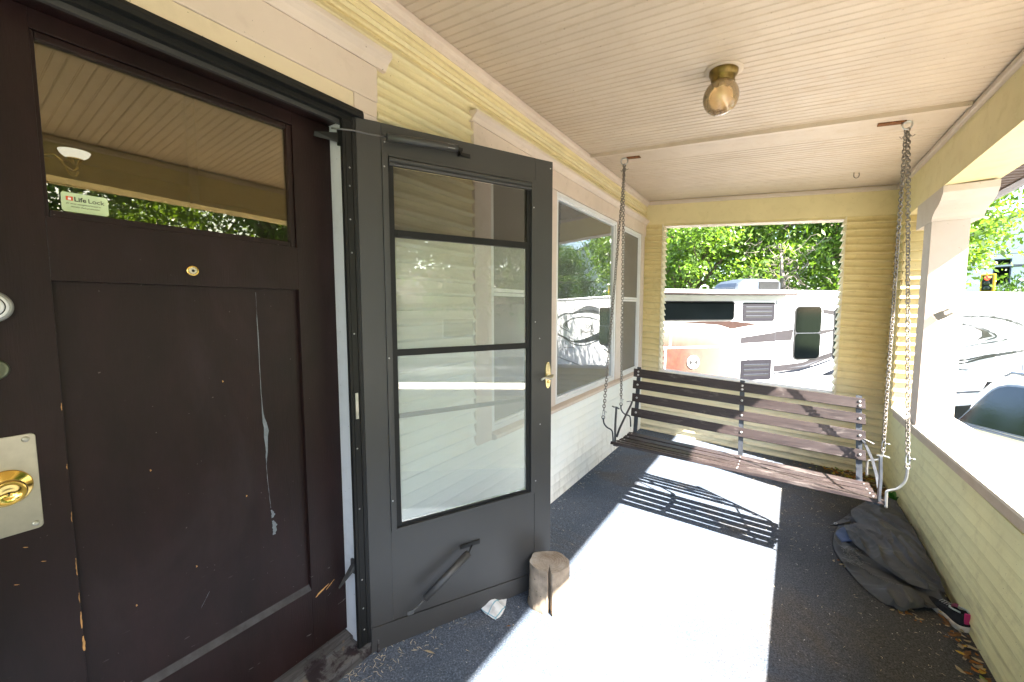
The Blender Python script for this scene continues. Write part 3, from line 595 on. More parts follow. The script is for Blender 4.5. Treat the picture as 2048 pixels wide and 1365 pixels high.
# lock plate with knob
lp = MB(); pts = []
for sx, sz, a0 in ((1, 1, 0), (-1, 1, 90), (-1, -1, 180), (1, -1, 270)):
    for k in range(5):
        a = R(a0+22.5*k); pts.append((sx*(0.048-0.009)+0.009*math.cos(a), sz*(0.113-0.009)+0.009*math.sin(a)))
lp.prism(pts, lambda a, b: (DX, 0.1105+a, 0.997+b), lambda a, b: (DX+0.0018, 0.1105+a*0.985, 0.997+b*0.993)); plate = D(lp, 'lock_plate', M['nickel'])
for yy, zz in ((0.143, 1.098), (0.146, 0.897), (0.078, 1.098), (0.078, 0.897)):
    s_ = MB(); s_.lathe([(0.0065, 0.0018), (0.0055, 0.0034), (0.0022, 0.0042)], 12, org=(DX, yy, zz), axis='X'); s_.build('plate_screw', M['nickel'], plate)
kb = MB(); kb.lathe([(0.040, 0.002), (0.041, 0.004), (0.039, 0.0055), (0.020, 0.008), (0.015, 0.012), (0.0145, 0.026), (0.021, 0.031), (0.0275, 0.036), (0.0285, 0.042), (0.0270, 0.048), (0.0250, 0.0505), (0.0235, 0.0498), (0.0205, 0.0512), (0.0190, 0.0502), (0.012, 0.0508), (0.0115, 0.0500)], 40, org=(DX, 0.108, 0.995), axis='X')
knob = D(kb, 'door_knob', M['brass'])
kk = MB(); kk.lathe([(0.0018, 0.0501), (0.0018, 0.0508)], 10, org=(DX, 0.108, 0.9965), axis='X'); kk.box((DX+0.0500, 0.1074, 0.990), (DX+0.0508, 0.1086, 0.9965)); kk.build('keyhole', M['black'], knob)
db = MB(); db.lathe([(0.022, 0), (0.0235, 0.003), (0.021, 0.007), (0.019, 0.0075), (0.018, 0.0065), (0.0165, 0.0065)], 28, org=(DX, 0.108, 1.262), axis='X'); dbo = D(db, 'deadbolt', simple('dull_bronze_lock', (0.11, 0.12, 0.08), 0.4, 0.7))
kk = MB(); kk.lathe([(0.0016, 0.0064), (0.0016, 0.0072)], 10, org=(DX, 0.108, 1.266), axis='X'); kk.box((DX+0.0064, 0.1073, 1.259), (DX+0.0072, 0.1087, 1.266)); kk.build('keyhole', M['black'], dbo)
db = MB(); db.lathe([(0.036, 0), (0.035, 0.010), (0.031, 0.014), (0.029, 0.0145)], 32, org=(DX, 0.110, 1.400), axis='X'); dbo = D(db, 'round_keypad', simple('grey_keypad_ring', (0.30, 0.30, 0.28), 0.4, 0.4))
kk = MB(); kk.lathe([(0.0285, 0.0140), (0.0265, 0.0160), (0.0230, 0.0160)], 32, org=(DX, 0.110, 1.400), axis='X'); kk.build('white_ring', M['white'], dbo)
kk = MB(); kk.lathe([(0.0228, 0.0140), (0.0228, 0.0165)], 28, org=(DX, 0.110, 1.400), axis='X'); kk.build('black_ring', M['black'], dbo)
kk = MB(); kk.lathe([(0.0210, 0.0165), (0.0200, 0.0180), (0.012, 0.0190)], 28, org=(DX, 0.110, 1.400), axis='X'); kk.build('button', M['white'], dbo)
# paint chips: the long peeled strip down the panel and bare-wood chips
def chip(name, mat, cl, ws, x, jag=0.0012):
    mb = MB(); L = []; Rr = []
    for i in range(len(cl)-1):
        n = 4
        for k in range(n):
            t = k/n; y_ = cl[i][0]*(1-t)+cl[i+1][0]*t; z_ = cl[i][1]*(1-t)+cl[i+1][1]*t; w = ws[i]*(1-t)+ws[i+1]*t
            L.append((y_-w*random.uniform(0.3, 0.6)+random.uniform(-jag, jag)*0.5, z_)); Rr.append((y_+w*random.uniform(0.4, 0.8), z_))
    for i in range(len(L)-1):
        mb.add([(x, *L[i]), (x, *Rr[i]), (x, *Rr[i+1]), (x, *L[i+1])], [(0, 1, 2, 3)])
    return D(mb, name, mat)
PX = DX-0.0153
crack = [(0.6566, 1.4479), (0.6562, 1.3746), (0.6569, 1.2923), (0.6568, 1.1926), (0.6575, 1.1084), (0.6592, 1.0436), (0.6658, 0.9786), (0.6657, 0.9094), (0.6621, 0.867), (0.6641, 0.8051), (0.6677, 0.7419), (0.6706, 0.6962)]
chip('peeled_strip', M['chip_grey'], crack, [0.0006, 0.0010, 0.0035, 0.002, 0.0010, 0.005, 0.013, 0.006, 0.0012, 0.0012, 0.0008, 0.0008], PX)
chip('peeled_strip', M['chip_grey'], [(0.6706, 0.700), (0.676, 0.680), (0.672, 0.668)], [0.004, 0.011, 0.003], PX)
chip('peeled_strip', M['chip_grey'], [(0.6745, 0.660), (0.678, 0.640), (0.678, 0.620), (0.675, 0.605)], [0.005, 0.014, 0.011, 0.010], PX)
CX = DX+0.0006
chip('wood_chip', M['chip_wood'], [(0.862, 0.3260), (0.845, 0.3205), (0.822, 0.3110), (0.802, 0.2990)], [0.001, 0.014, 0.016, 0.003], CX)
chip('wood_chip', M['chip_wood'], [(0.885, 0.330), (0.862, 0.316), (0.846, 0.304)], [0.001, 0.006, 0.002], CX)
for yy, zz, w, h in ((0.204, 0.640, 0.003, 0.050), (0.2045, 0.575, 0.005, 0.045), (0.2035, 0.90, 0.0015, 0.03), (0.2035, 1.17, 0.0015, 0.02), (0.204, 0.78, 0.0015, 0.05), (0.2035, 1.02, 0.0015, 0.015), (0.204, 0.69, 0.0014, 0.03)):
    chip('edge_chip', M['chip_wood'], [(yy, zz), (yy-0.001, zz-h/2), (yy, zz-h)], [w*0.4, w, w*0.3], CX)
for yy, zz in ((0.547, 1.172), (0.596, 0.783), (0.31, 0.585), (0.45, 0.62), (0.36, 0.95)):
    chip('paint_nick', M['chip_wood'], [(yy, zz), (yy+0.001, zz-0.004), (yy, zz-0.007)], [0.001, 0.004, 0.001], PX)
for yy, zz in ((0.153, 0.803), (0.11, 0.77), (0.128, 0.85)):
    chip('paint_nick', M['chip_wood'], [(yy-0.004, zz-0.001), (yy, zz-0.0035), (yy+0.004, zz-0.005)], [0.002, 0.004, 0.001], CX)
chip('scratch', M['chip_grey'], [(0.479, 0.520), (0.465, 0.497), (0.451, 0.475)], [0.0006, 0.0012, 0.0006], PX)
for k in range(8):
    yy, zz = random.uniform(0.25, 0.9), random.uniform(0.12, 0.30); a = random.uniform(-0.02, 0.03)
    chip('scratch', M['chip_grey'], [(yy, zz), (yy+a, zz+random.uniform(0, 0.012))], [0.0005, 0.0018], CX)
# sconce in the room, seen through the glass
sco = thing('wall_sconce', 'brass wall sconce with white glass shade behind the front door glass', 'wall lamp', (-0.50, 0.27, 1.85))
mb = MB(); mb.tube([(0, 0.0, 0.0), (0, 0.02, 0.006), (0, 0.035, -0.006), (0, 0.045, -0.024), (0, 0.060, -0.032), (0, 0.070, -0.022), (0, 0.066, -0.006)], 0.0032, 8); mb.tube([(0, 0.040, -0.016), (0, 0.052, -0.044), (0, 0.066, -0.046), (0, 0.071, -0.032)], 0.0024, 8); mb.build('arm', M['brass'], sco)
mb = MB(); mb.lathe([(0.008, -0.016), (0.009, -0.008), (0.015, -0.002), (0.019, 0.004)], 20, org=(0, 0.066, 0.002)); mb.build('cup', M['brass'], sco)
mb = MB(); mb.lathe([(0.012, 0.0), (0.024, 0.004), (0.032, 0.012), (0.036, 0.022), (0.034, 0.022), (0.012, 0.002)], 28, org=(0, 0.066, 0.006))
m_, nt_, out_ = new_mat('lit_opal_shade'); p_ = principled(nt_, out_, (0.85, 0.85, 0.8), 0.3); p_.inputs['Emission Color'].default_value = (1, 0.97, 0.88, 1); p_.inputs['Emission Strength'].default_value = 0.12
mb.build('lamp_shade', m_, sco)
mb = MB(); mb.lathe([(0.024, 0), (0.022, 0.006), (0.010, 0.010)], 20, org=(0, -0.012, 0), axis='-Y'); mb.build('wall_plate', M['brass'], sco)
mb = MB(); mb.box((-0.03, -0.06, -0.30), (0.03, -0.012, 0.30)); mb.build('mounting_board', M['interior'], sco)

# ------------------------------------------------------------------ storm door, swung open
DA = math.atan2(0.783, 0.38)
sd = thing('storm_door', 'open bronze grey storm door with glass panes, screen and two closers', 'storm door', (0.02, 0.985, 0.0), DA)
def S(mb, name, mat, par=None): return mb.build(name, mat, par or sd)
TH = 0.030; u0, u1, v0, v1 = -0.015, 0.870, 0.030, 2.090
gu0, gu1, gv0, gv1 = 0.118, 0.728, 0.512, 1.938          # glazed opening
def shp(a, b, y0=0.0, y1=None): return MB().box((a[0], y0, a[1]), (b[0], TH if y1 is None else y1, b[1]), bev=0.0015)
# the door hangs a little out of square with the sagging floor: bottom edge drops outwards
def quad_panel(ua, za0, zb0, ub, za1, zb1, y0, y1):
    return MB().hexa([(ua, y0, za0), (ub, y0, za1), (ub, y1, za1), (ua, y1, za0)], [(ua, y0, zb0), (ub, y0, zb1), (ub, y1, zb1), (ua, y1, zb0)])
S(quad_panel(u0, 0.11, 2.09, gu0-0.045, 0.107, 2.09, 0, TH), 'hinge_stile', M['storm'])
S(quad_panel(gu1+0.045, 0.075, 2.085, u1, 0.070, 2.085, 0, TH), 'latch_stile', M['storm'])
S(quad_panel(gu0-0.044, 1.985, 2.0895, gu1+0.044, 1.985, 2.0855, 0.0, TH), 'top_rail', M['storm'])
S(quad_panel(gu0-0.044, 0.108, 0.488, gu1+0.044, 0.075, 0.488, 0.0015, TH-0.001), 'kick_panel', M['storm'])
S(quad_panel(u0, 0.007, 0.1095, u1, -0.006, 0.0695, -0.004, TH+0.004), 'bottom_sweep', M['storm'])
S(MB().box((u0-0.010, 0.002, 0.05), (u0-0.001, TH-0.004, 2.088)), 'hinge_strip', M['storm_dark'])
# frame round the glass: outer step, inner channel
fr = MB(); a, b, c_, d_ = gu0-0.0435, gu1+0.0435, 0.489, 1.984
for p, q in (((a, -0.006, c_), (a+0.022, TH, d_)), ((b-0.022, -0.006, c_), (b, TH, d_)), ((a+0.022, -0.006, d_-0.012), (b-0.022, TH, d_)), ((a+0.022, -0.006, c_), (b-0.022, TH, c_+0.010))): fr.box(p, q, bev=0.0015)
S(fr, 'window_frame', M['storm'])
fr = MB()
for p, q in (((a+0.0225, 0.003, c_+0.0105), (gu0, TH-0.004, d_-0.0125)), ((gu1, 0.003, c_+0.0105), (b-0.0225, TH-0.004, d_-0.0125)), ((gu0, 0.004, c_+0.0105), (gu1, TH-0.005, gv0))): fr.box(p, q, bev=0.001)
S(fr, 'glazing_channel', M['storm_dark'])
mb = MB(); hp = [(0.004, 0), (-0.012, 0.0), (-0.014, 0.006), (-0.006, 0.012), (-0.012, 0.018), (-0.013, 0.026), (-0.006, 0.033), (0.004, 0.034)]
mb.prism(hp, lambda a_, b_: (gu0-0.018, a_, 1.9375+b_), lambda a_, b_: (gu1+0.016, a_, 1.9375+b_)); S(mb, 'roll_screen_housing', M['storm'])
S(MB().box((gu0, 0.012, 1.70), (gu1, 0.0128, 1.938)), 'insect_screen', M['screen'])
bar = shp((gu0-0.006, 1.672), (gu1+0.006, 1.700), 0.002, 0.022); S(bar, 'screen_pull_bar', M['storm_dark'])
S(MB().box((gu0+0.01, -0.003, 1.676), (gu0+0.065, 0.002, 1.689), bev=0.001), 'latch_tab', M['storm_dark'])
S(MB().box((gu0+0.003, 0.014, 1.232), (gu1-0.003, 0.017, 1.672)), 'upper_pane', M['glass_storm'])
S(shp((gu0-0.004, 1.205), (gu1+0.004, 1.231), 0.004, 0.020), 'middle_bar', M['storm_dark'])
S(MB().box((gu0+0.003, 0.010, 0.514), (gu1-0.003, 0.013, 1.2045)), 'lower_pane', M['glass_storm_low'])
S(shp((gu0-0.004, 0.948), (gu1+0.004, 0.967), 0.015, 0.027), 'rear_bar', M['storm'])
for uu, vv in ((0.082, 1.93), (0.082, 1.20), (0.082, 0.62), (0.76, 1.86), (0.80, 0.83), (0.795, 1.25), (0.085, 2.02), (0.853, 2.05), (0.77, 1.33), (0.775, 0.55)):
    s_ = MB(); s_.lathe([(0.0035, 0.0), (0.003, 0.0015), (0.001, 0.002)], 8, org=(uu, -0.0062, vv), axis='Y'); S(s_, 'screw', M['steel'])
# lever handle
hp_ = MB(); pts = []
for k in range(24):
    a = 2*math.pi*k/24; pts.append((0.0165*math.cos(a), 0.075*math.copysign(abs(math.sin(a))**0.55, math.sin(a))))
hp_.prism(pts, lambda a_, b_: (0.846+a_, 0.0, 1.068+b_*0.88), lambda a_, b_: (0.846+a_*0.9, -0.007, 1.068+b_*0.86)); hplate = S(hp_, 'handle_plate', simple('pale_brass_plate', (0.60, 0.52, 0.30), 0.22, 1.0, 0.5, 0.1, 20))
mb = MB(); mb.tube([(0.846, -0.006, 1.064), (0.846, -0.030, 1.064)], 0.008, 12); mb.tube([(0.855, -0.034, 1.073), (0.848, -0.038, 1.062), (0.832, -0.040, 1.058), (0.815, -0.040, 1.063), (0.798, -0.038, 1.062), (0.786, -0.036, 1.054)], [0.007, 0.0075, 0.0065, 0.006, 0.0055, 0.0045], 10)
S(mb, 'lever', M['nickel'])
mb = MB(); mb.lathe([(0.006, 0.0), (0.006, 0.004), (0.002, 0.006)], 12, org=(0.846, -0.007, 1.035), axis='Y'); mb.lathe([(0.003, 0.0), (0.002, 0.002)], 10, org=(0.846, -0.007, 1.010), axis='Y'); mb.lathe([(0.003, 0.0), (0.002, 0.002)], 10, org=(0.846, -0.007, 1.123), axis='Y'); S(mb, 'handle_screw', M['brass'])
M['rod'] = simple('dull_rod_steel', (0.14, 0.14, 0.14), 0.4, 0.8)
# top closer
mb = MB(); mb.tube([(0.087, -0.038, 2.026), (0.366, -0.038, 2.040)], 0.0148, 16); mb.lathe([(0.0150, 0), (0.0150, 0.001)], 16, org=(0.366, -0.038, 2.040), axis='X'); cl = S(mb, 'closer_tube', M['storm'])
mb = MB(); mb.tube([(0.087, -0.038, 2.026), (0.02, -0.040, 2.023), (-0.035, -0.048, 2.021), (-0.105, -0.052, 2.012)], 0.0032, 8); mb.build('closer_rod', M['rod'], cl)
mb = MB(); mb.box((0.366, -0.036, 2.034), (0.392, -0.030, 2.046)); mb.box((0.384, -0.030, 2.022), (0.390, 0.0, 2.044)); mb.box((0.384, -0.004, 2.024), (0.440, 0.0, 2.040)); mb.build('closer_bracket', M['storm_dark'], cl)
mb = MB(); mb.box((0.322, -0.0515, 2.030), (0.352, -0.0500, 2.046)); mb.build('closer_label', simple('grey_print', (0.25, 0.25, 0.25), 0.5), cl)
# lower closer, hanging loose
mb = MB(); pA = Vector((0.398, -0.040, 0.318)); pB = Vector((0.190, -0.060, 0.196)); mb.tube([pA, pB], 0.0158, 16); cl = S(mb, 'lower_closer_tube', M['storm'])
dv = (pB-pA).normalized(); mb = MB(); mb.tube([pB, pB+dv*0.045], 0.0032, 8); mb.box((pB.x-0.075, -0.068, pB.z-0.040), (pB.x-0.050, -0.062, pB.z-0.022)); mb.tube([pB+dv*0.040, pB+dv*0.075+Vector((0.01, 0, 0.012))], 0.0035, 6); mb.build('closer_rod', M['rod'], cl)
mb = MB(); mb.lathe([(0.0135, 0), (0.0135, 0.0004)], 14, org=(0, 0, 0), axis='Z'); q = mb.build('tube_opening', M['black'], cl); q.location = pB+dv*0.0006; q.rotation_euler = dv.to_track_quat('Z', 'Y').to_euler()
mb = MB(); mb.tube([pA, pA-dv*0.03+Vector((0, 0.02, 0))], 0.004, 6); mb.box((0.375, -0.006, 0.322), (0.470, 0.0, 0.340)); mb.build('closer_bracket', M['storm_dark'], cl).rotation_euler = (0, 0, 0)

# ------------------------------------------------------------------ far end wall with its opening
fw = thing('porch_end_wall', 'yellow clapboard end wall of the porch with wide open window hole', 'wall', (1.05, FAR, 0))
def E_(mb, name, mat):
    o = mb.build(name, mat, fw); o.location = (-1.05, -FAR, 0); return o
OL, OR_ = 0.200, 1.772; OT, OB = 2.305, 0.705       # opening: left, right, top, bottom (heights at the house wall)
WT = 0.115
def fwbox(x0, x1, z0, z1, y0, y1): return MB().hexa([P(x0, y0, z0), P(x1, y0, z0), P(x1, y1, z0), P(x0, y1, z0)], [P(x0, y0, z1), P(x1, y0, z1), P(x1, y1, z1), P(x0, y1, z1)])
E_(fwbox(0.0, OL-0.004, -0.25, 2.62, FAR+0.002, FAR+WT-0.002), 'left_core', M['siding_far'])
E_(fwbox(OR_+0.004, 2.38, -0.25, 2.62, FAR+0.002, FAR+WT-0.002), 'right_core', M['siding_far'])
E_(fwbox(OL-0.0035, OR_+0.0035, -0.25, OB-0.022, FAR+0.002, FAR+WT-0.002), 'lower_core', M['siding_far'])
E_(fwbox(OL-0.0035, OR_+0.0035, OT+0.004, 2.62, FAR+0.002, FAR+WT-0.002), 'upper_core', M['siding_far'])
def far_board(x0, x1, k, name='siding_board', inner=True):
    z = Z0+k*SP*1.005; th = 0.026 if inner else 0.055
    pr = [(0.0, 0.0), (0.007, 0.0), (th*0.75, 0.005), (th*0.97, 0.0105), (th, 0.015), (th*0.85, 0.021), (th*0.42, 0.034), (0.007, 0.050), (0.006, SP+0.003), (0.0, SP+0.003)]
    mb = MB(); yb = FAR if inner else FAR+WT; sgn = -1 if inner else 1
    dz = random.uniform(-0.0012, 0.0012)
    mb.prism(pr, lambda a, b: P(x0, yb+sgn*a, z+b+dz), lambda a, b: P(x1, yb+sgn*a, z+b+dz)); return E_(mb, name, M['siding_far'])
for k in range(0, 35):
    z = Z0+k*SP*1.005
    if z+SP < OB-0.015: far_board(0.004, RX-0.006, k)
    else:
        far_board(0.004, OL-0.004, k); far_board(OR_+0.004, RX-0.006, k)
        for xj, sg in ((OL, 1), (OR_, -1)):
            zj = Z0+k*SP*1.005; pr = [(-0.004, 0.0), (0.021, -0.0005), (0.0245, 0.002), (0.0245, 0.006), (0.018, 0.020), (0.009, 0.042), (0.003, SP+0.002), (-0.004, SP+0.002)]
            mb = MB(); mb.prism(pr, lambda a, b: P(xj+sg*a, FAR-0.020, zj+b), lambda a, b: P(xj+sg*a, FAR+WT+0.012, zj+b)); E_(mb, 'jamb_siding_board', M['siding_jamb'])
# sill of the opening, flat frieze above, top lining, crown strip
E_(fwbox(OL-0.004, OR_+0.006, OB-0.021, OB, FAR-0.012, FAR+WT+0.05), 'opening_sill', M['cap'])
E_(fwbox(OL, OR_, OT, OT+0.0035, FAR-0.001, FAR+WT+0.03), 'top_lining', M['pink'])
E_(fwbox(0.004, RX-0.004, OT+0.022, 2.535, FAR-0.016, FAR), 'frieze_board', M['cream'])
mb = MB(); sp_ = [(0.0, 2.536), (0.020, 2.536), (0.024, 2.543), (0.024, 2.572), (0.0, 2.575)]
mb.prism(sp_, lambda a, b: P(0.056, FAR-a, b), lambda a, b: P(RX-0.004, FAR-a, b)); E_(mb, 'ceiling_strip', M['pink'])

# ------------------------------------------------------------------ front (rail side): beam, low wall, post, corner pier
beam = thing('porch_beam', 'long cream painted beam above the rail on the right', 'beam', (2.23, 1.6, 2.13))
def Bm(mb, name, mat):
    o = mb.build(name, mat, beam); o.location = (-2.23, -1.6, -2.13); return o
def bz(y): return 2.130-0.021*(y-3.3)
mb = MB(); mb.hexa([(RX, -1.6, bz(-1.6)), (2.35, -1.6, bz(-1.6)+0.012), (2.35, 5.8, bz(5.8)+0.012), (RX, 5.8, bz(5.8))], [(RX, -1.6, 2.50), (2.35, -1.6, 2.50), (2.35, 5.8, 2.50), (RX, 5.8, 2.50)]); Bm(mb, 'beam_box', M['cream'])
mb = MB(); tr_ = [(0, 0), (0.020, 0), (0.024, 0.006), (0.024, 0.030), (0, 0.034)]
mb.prism(tr_, lambda a, b: (RX-a, -1.6, 2.383+b), lambda a, b: (RX-a, FAR-0.025, 2.383+b)); Bm(mb, 'ceiling_strip', M['pink'])
mb = MB(); mb.box((2.3505, -1.6, 2.19), (2.372, 5.8, 2.44)); Bm(mb, 'outer_fascia', M['cream'])

rail = thing('porch_rail_wall', 'low yellow clapboard porch wall with wide sunlit flat cap', 'wall', (2.23, 1.6, 0))
def Rl(mb, name, mat):
    o = mb.build(name, mat, rail); o.location = (-2.23, -1.6, 0); return o
def czr(y): return 0.592+0.0215*(3.81-y) if y < 3.9 else 0.590-0.014*(y-3.9)
mb = MB(); mb.hexa([(RX+0.020, -1.6, -0.3), (2.35, -1.6, -0.3), (2.35, 4.7, -0.3), (RX+0.020, 4.7, -0.3)], [(RX+0.020, -1.6, 0.66), (2.35, -1.6, 0.66), (2.35, 4.7, 0.53), (RX+0.020, 4.7, 0.53)]); Rl(mb, 'rail_core', M['siding_low'])
KP = 0.0775
clap2 = [(0.0, 0.0), (-0.0155, -0.0005), (-0.0175, 0.002), (-0.0175, 0.007), (-0.0150, 0.020), (-0.0105, 0.048), (-0.008, KP+0.004), (0.0, KP+0.004)]
def kb_mesh():
    mb = MB(); sl = -0.0215*0.75
    mb.prism(clap2, lambda a, b: (a, 0, b), lambda a, b: (a, 6.28, b+sl*6.28*0.0)); return mb.mesh('siding_board', M['siding_low'])
kbm = kb_mesh()
for k in range(0, 9):
    z = -0.125+k*KP
    o = obj('siding_board', kbm, rail, (RX+0.020-2.23, -1.565-1.6, z+0.012*0), (-0.0035*k/8*2.2, 0, 0))
mb = MB()
def cap_sec(y, o): z = czr(y); return [(RX-0.006, y, z-0.052), (RX+0.019, y, z-0.052), (RX+0.019, y, z-0.004), (RX-0.006, y, z-0.002)]
ysamp = [-1.6, 0, 1.2, 2.2, 3.0, 3.9, 4.35]
for i in range(len(ysamp)-1):
    a, b = ysamp[i], ysamp[i+1]
    mb.hexa(cap_sec(a, 0), cap_sec(b, 0))
Rl(mb, 'apron_board', M['ceiling'])
mb = MB()
for i in range(len(ysamp)-1):
    a, b = ysamp[i], ysamp[i+1]; za, zb = czr(a), czr(b)
    mb.hexa([(RX-0.014, a, za-0.001), (2.40, a, za+0.004), (2.40, b, zb+0.004), (RX-0.014, b, zb-0.001)], [(RX-0.014, a, za+0.014), (2.40, a, za+0.018), (2.40, b, zb+0.018), (RX-0.014, b, zb+0.014)])
Rl(mb, 'rail_cap', M['cap'])

post = thing('porch_post', 'square tan porch post with a curved bracket capital and sunlit face', 'post', (2.2, 3.8, 0.60))
def Po(mb, name, mat, par=None):
    o = mb.build(name, mat, par or post)
    if par is None: o.location = (-2.2, -3.8, -0.60)
    return o
zc = czr(3.8)+0.016
Po(MB().box((RX, 3.72, zc), (2.286, 3.890, 1.946), bev=0.002), 'shaft', M['post'])
mb = MB(); zt = bz(3.8)+0.004
prof = [(3.716, 1.9465), (3.713, 1.975), (3.690, 2.000), (3.640, 2.018), (3.590, 2.032), (3.565, 2.048), (3.555, 2.068), (3.552, 2.075), (3.522, 2.078), (3.522, zt), (4.085, zt-0.004), (4.085, 1.9465)]
prof = [(3.718, 1.9465), (3.712, 1.965), (3.690, 1.985), (3.650, 2.005), (3.600, 2.022), (3.560, 2.042), (3.528, 2.075), (3.520, 2.085), (3.520, zt), (4.085, zt-0.008), (4.085, 1.9465)]
mb.prism(prof, lambda a, b: (RX-0.003, a, b), lambda a, b: (2.34, a, b)); Po(mb, 'bracket_capital', M['post'])
# bent metal bracket screwed to the post
mb = MB(); ex = Vector((0.80, 0, 0.60)); ez = Vector((-0.60, 0, 0.80)); o_ = Vector((2.178, 3.7195, 1.343))
def bp(a, b, d): v = o_+ex*a+ez*b+Vector((0, -d, 0)); return tuple(v)
def bq(a0, b0, a1, b1, d0, d1, t=0.0025): mb.hexa([bp(a0, b0, d0), bp(a1, b0, d1), bp(a1, b1, d1), bp(a0, b1, d0)], [bp(a0, b0, d0+t), bp(a1, b0, d1+t), bp(a1, b1, d1+t), bp(a0, b1, d0+t)])
bq(-0.020, -0.024, 0.022, 0.024, 0.000, 0.032, 0.003); bq(0.022, -0.022, 0.050, -0.008, 0.032, 0.048, 0.003); bq(0.022, 0.008, 0.050, 0.022, 0.032, 0.048, 0.003); bq(0.050, -0.022, 0.076, 0.022, 0.048, 0.052, 0.003)
brk = Po(mb, 'metal_bracket', M['nickel'])
mb = MB(); mb.lathe([(0.006, 0), (0.006, 0.008), (0.003, 0.010)], 10, org=bp(0.030, 0.0, 0.0), axis='Y'); mb.build('bracket_screw', M['steel'], brk).location = (0, 0, 0)

pier = thing('corner_pier', 'yellow clapboard corner pier beyond the post, sunlit on its near face', 'pier', (2.23, 4.55, 0.55))
def Pi(mb, name, mat):
    o = mb.build(name, mat, pier); o.location = (-2.23, -4.55, -0.55); return o
PY = 4.385
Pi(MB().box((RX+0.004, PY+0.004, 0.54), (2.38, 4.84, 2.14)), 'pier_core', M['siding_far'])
k = 0; z = 0.582
PP = 0.0735
while z < 2.12:
    pr = [(0, 0), (0.024, 0), (0.027, 0.002), (0.027, 0.007), (0.022, 0.018), (0.011, 0.045), (0.005, PP+0.004), (0, PP+0.004)]
    zt_ = min(PP+0.006, 2.135-z); pr = [(a, min(b, zt_)) for a, b in pr]
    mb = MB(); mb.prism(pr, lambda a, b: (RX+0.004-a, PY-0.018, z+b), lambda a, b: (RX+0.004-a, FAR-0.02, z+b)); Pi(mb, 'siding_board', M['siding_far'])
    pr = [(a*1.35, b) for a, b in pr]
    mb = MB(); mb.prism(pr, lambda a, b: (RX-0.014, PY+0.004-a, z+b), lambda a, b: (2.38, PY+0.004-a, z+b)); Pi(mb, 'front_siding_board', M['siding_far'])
    z += PP

# other end of the porch, behind the camera
back = thing('near_end_wall', 'low yellow wall closing the porch at the camera end', 'wall', (1.1, -1.6, 0))
mb = MB(); mb.box((-1.1, -0.06, -0.3), (1.25, 0.0, 0.62)); mb.box((-1.12, -0.09, 0.62), (1.27, 0.03, 0.66)); mb.build('lower_wall', M['siding_low'], back)
mb = MB(); mb.box((-1.1, -0.06, 2.2), (1.25, 0.0, 2.6)); mb.build('header', M['cream'], back)
mb = MB(); mb.box((1.02, -0.08, 0.66), (1.19, 0.09, 2.2)); mb.build('end_post', M['post'], back)

# ------------------------------------------------------------------ roof, eave, soffit, gutter
roof = thing('porch_roof', 'brown porch roof with ribbed soffit and gutter along the eave', 'roof', (0, 0, 2.4))
def Ro(mb, name, mat):
    o = mb.build(name, mat, roof); o.location = (0, 0, -2.4); return o
mb = MB(); mb.hexa([(-0.6, -3.0, 2.70), (2.88, -3.0, 2.445), (2.88, 5.85, 2.445), (-0.6, 5.85, 2.70)], [(-0.6, -3.0, 3.1), (2.88, -3.0, 2.52), (2.88, 5.85, 2.52), (-0.6, 5.85, 3.1)]); Ro(mb, 'roof_slab', M['roof'])
y = -3.0; 
while y < 5.85:
    mb = MB(); y2 = min(y+0.28, 5.85)
    prof = [(y, 2.438), (y+0.085, 2.438), (y+0.09, 2.432), (y+0.098, 2.432), (y+0.103, 2.438), (y+0.182, 2.438), (y+0.187, 2.432), (y+0.195, 2.432), (y+0.20, 2.438), (y+0.272, 2.438), (y+0.277, 2.430), (y+0.28, 2.430), (y+0.28, 2.446), (y, 2.446)]
    mb.prism(prof, lambda a, b: (2.374, a, b-0.002), lambda a, b: (2.86, a, b-0.018)); Ro(mb, 'soffit_panel', M['soffit']); y += 0.2805
mb = MB(); mb.box((-0.1, 4.86, 2.56), (2.37, 5.84, 2.575)); Ro(mb, 'end_soffit', M['soffit'])
mb = MB(); gp = [(2.862, 2.515), (2.862, 2.405), (2.90, 2.385), (2.935, 2.388), (2.955, 2.43), (2.96, 2.50), (2.965, 2.51), (2.955, 2.512), (2.945, 2.44), (2.93, 2.40), (2.90, 2.395), (2.872, 2.41), (2.872, 2.515)]
mb.prism(gp, lambda a, b: (a, -3.0, b), lambda a, b: (a, 5.88, b)); Ro(mb, 'gutter', M['brown_metal'])
mb = MB(); mb.tube([(2.90, 5.80, 2.40), (2.78, 5.84, 2.34), (2.55, 5.86, 2.30), (2.46, 5.86, 2.20), (2.46, 5.86, -1.0)], 0.035, 10); Ro(mb, 'downpipe', M['brown_metal'])
mb = MB(); mb.hexa([(-0.6, 5.852, 2.60), (2.86, 5.852, 2.40), (2.86, 5.88, 2.40), (-0.6, 5.88, 2.60)], [(-0.6, 5.852, 2.80), (2.86, 5.852, 2.52), (2.86, 5.88, 2.52), (-0.6, 5.88, 2.80)]); Ro(mb, 'end_fascia', M['brown_metal'])

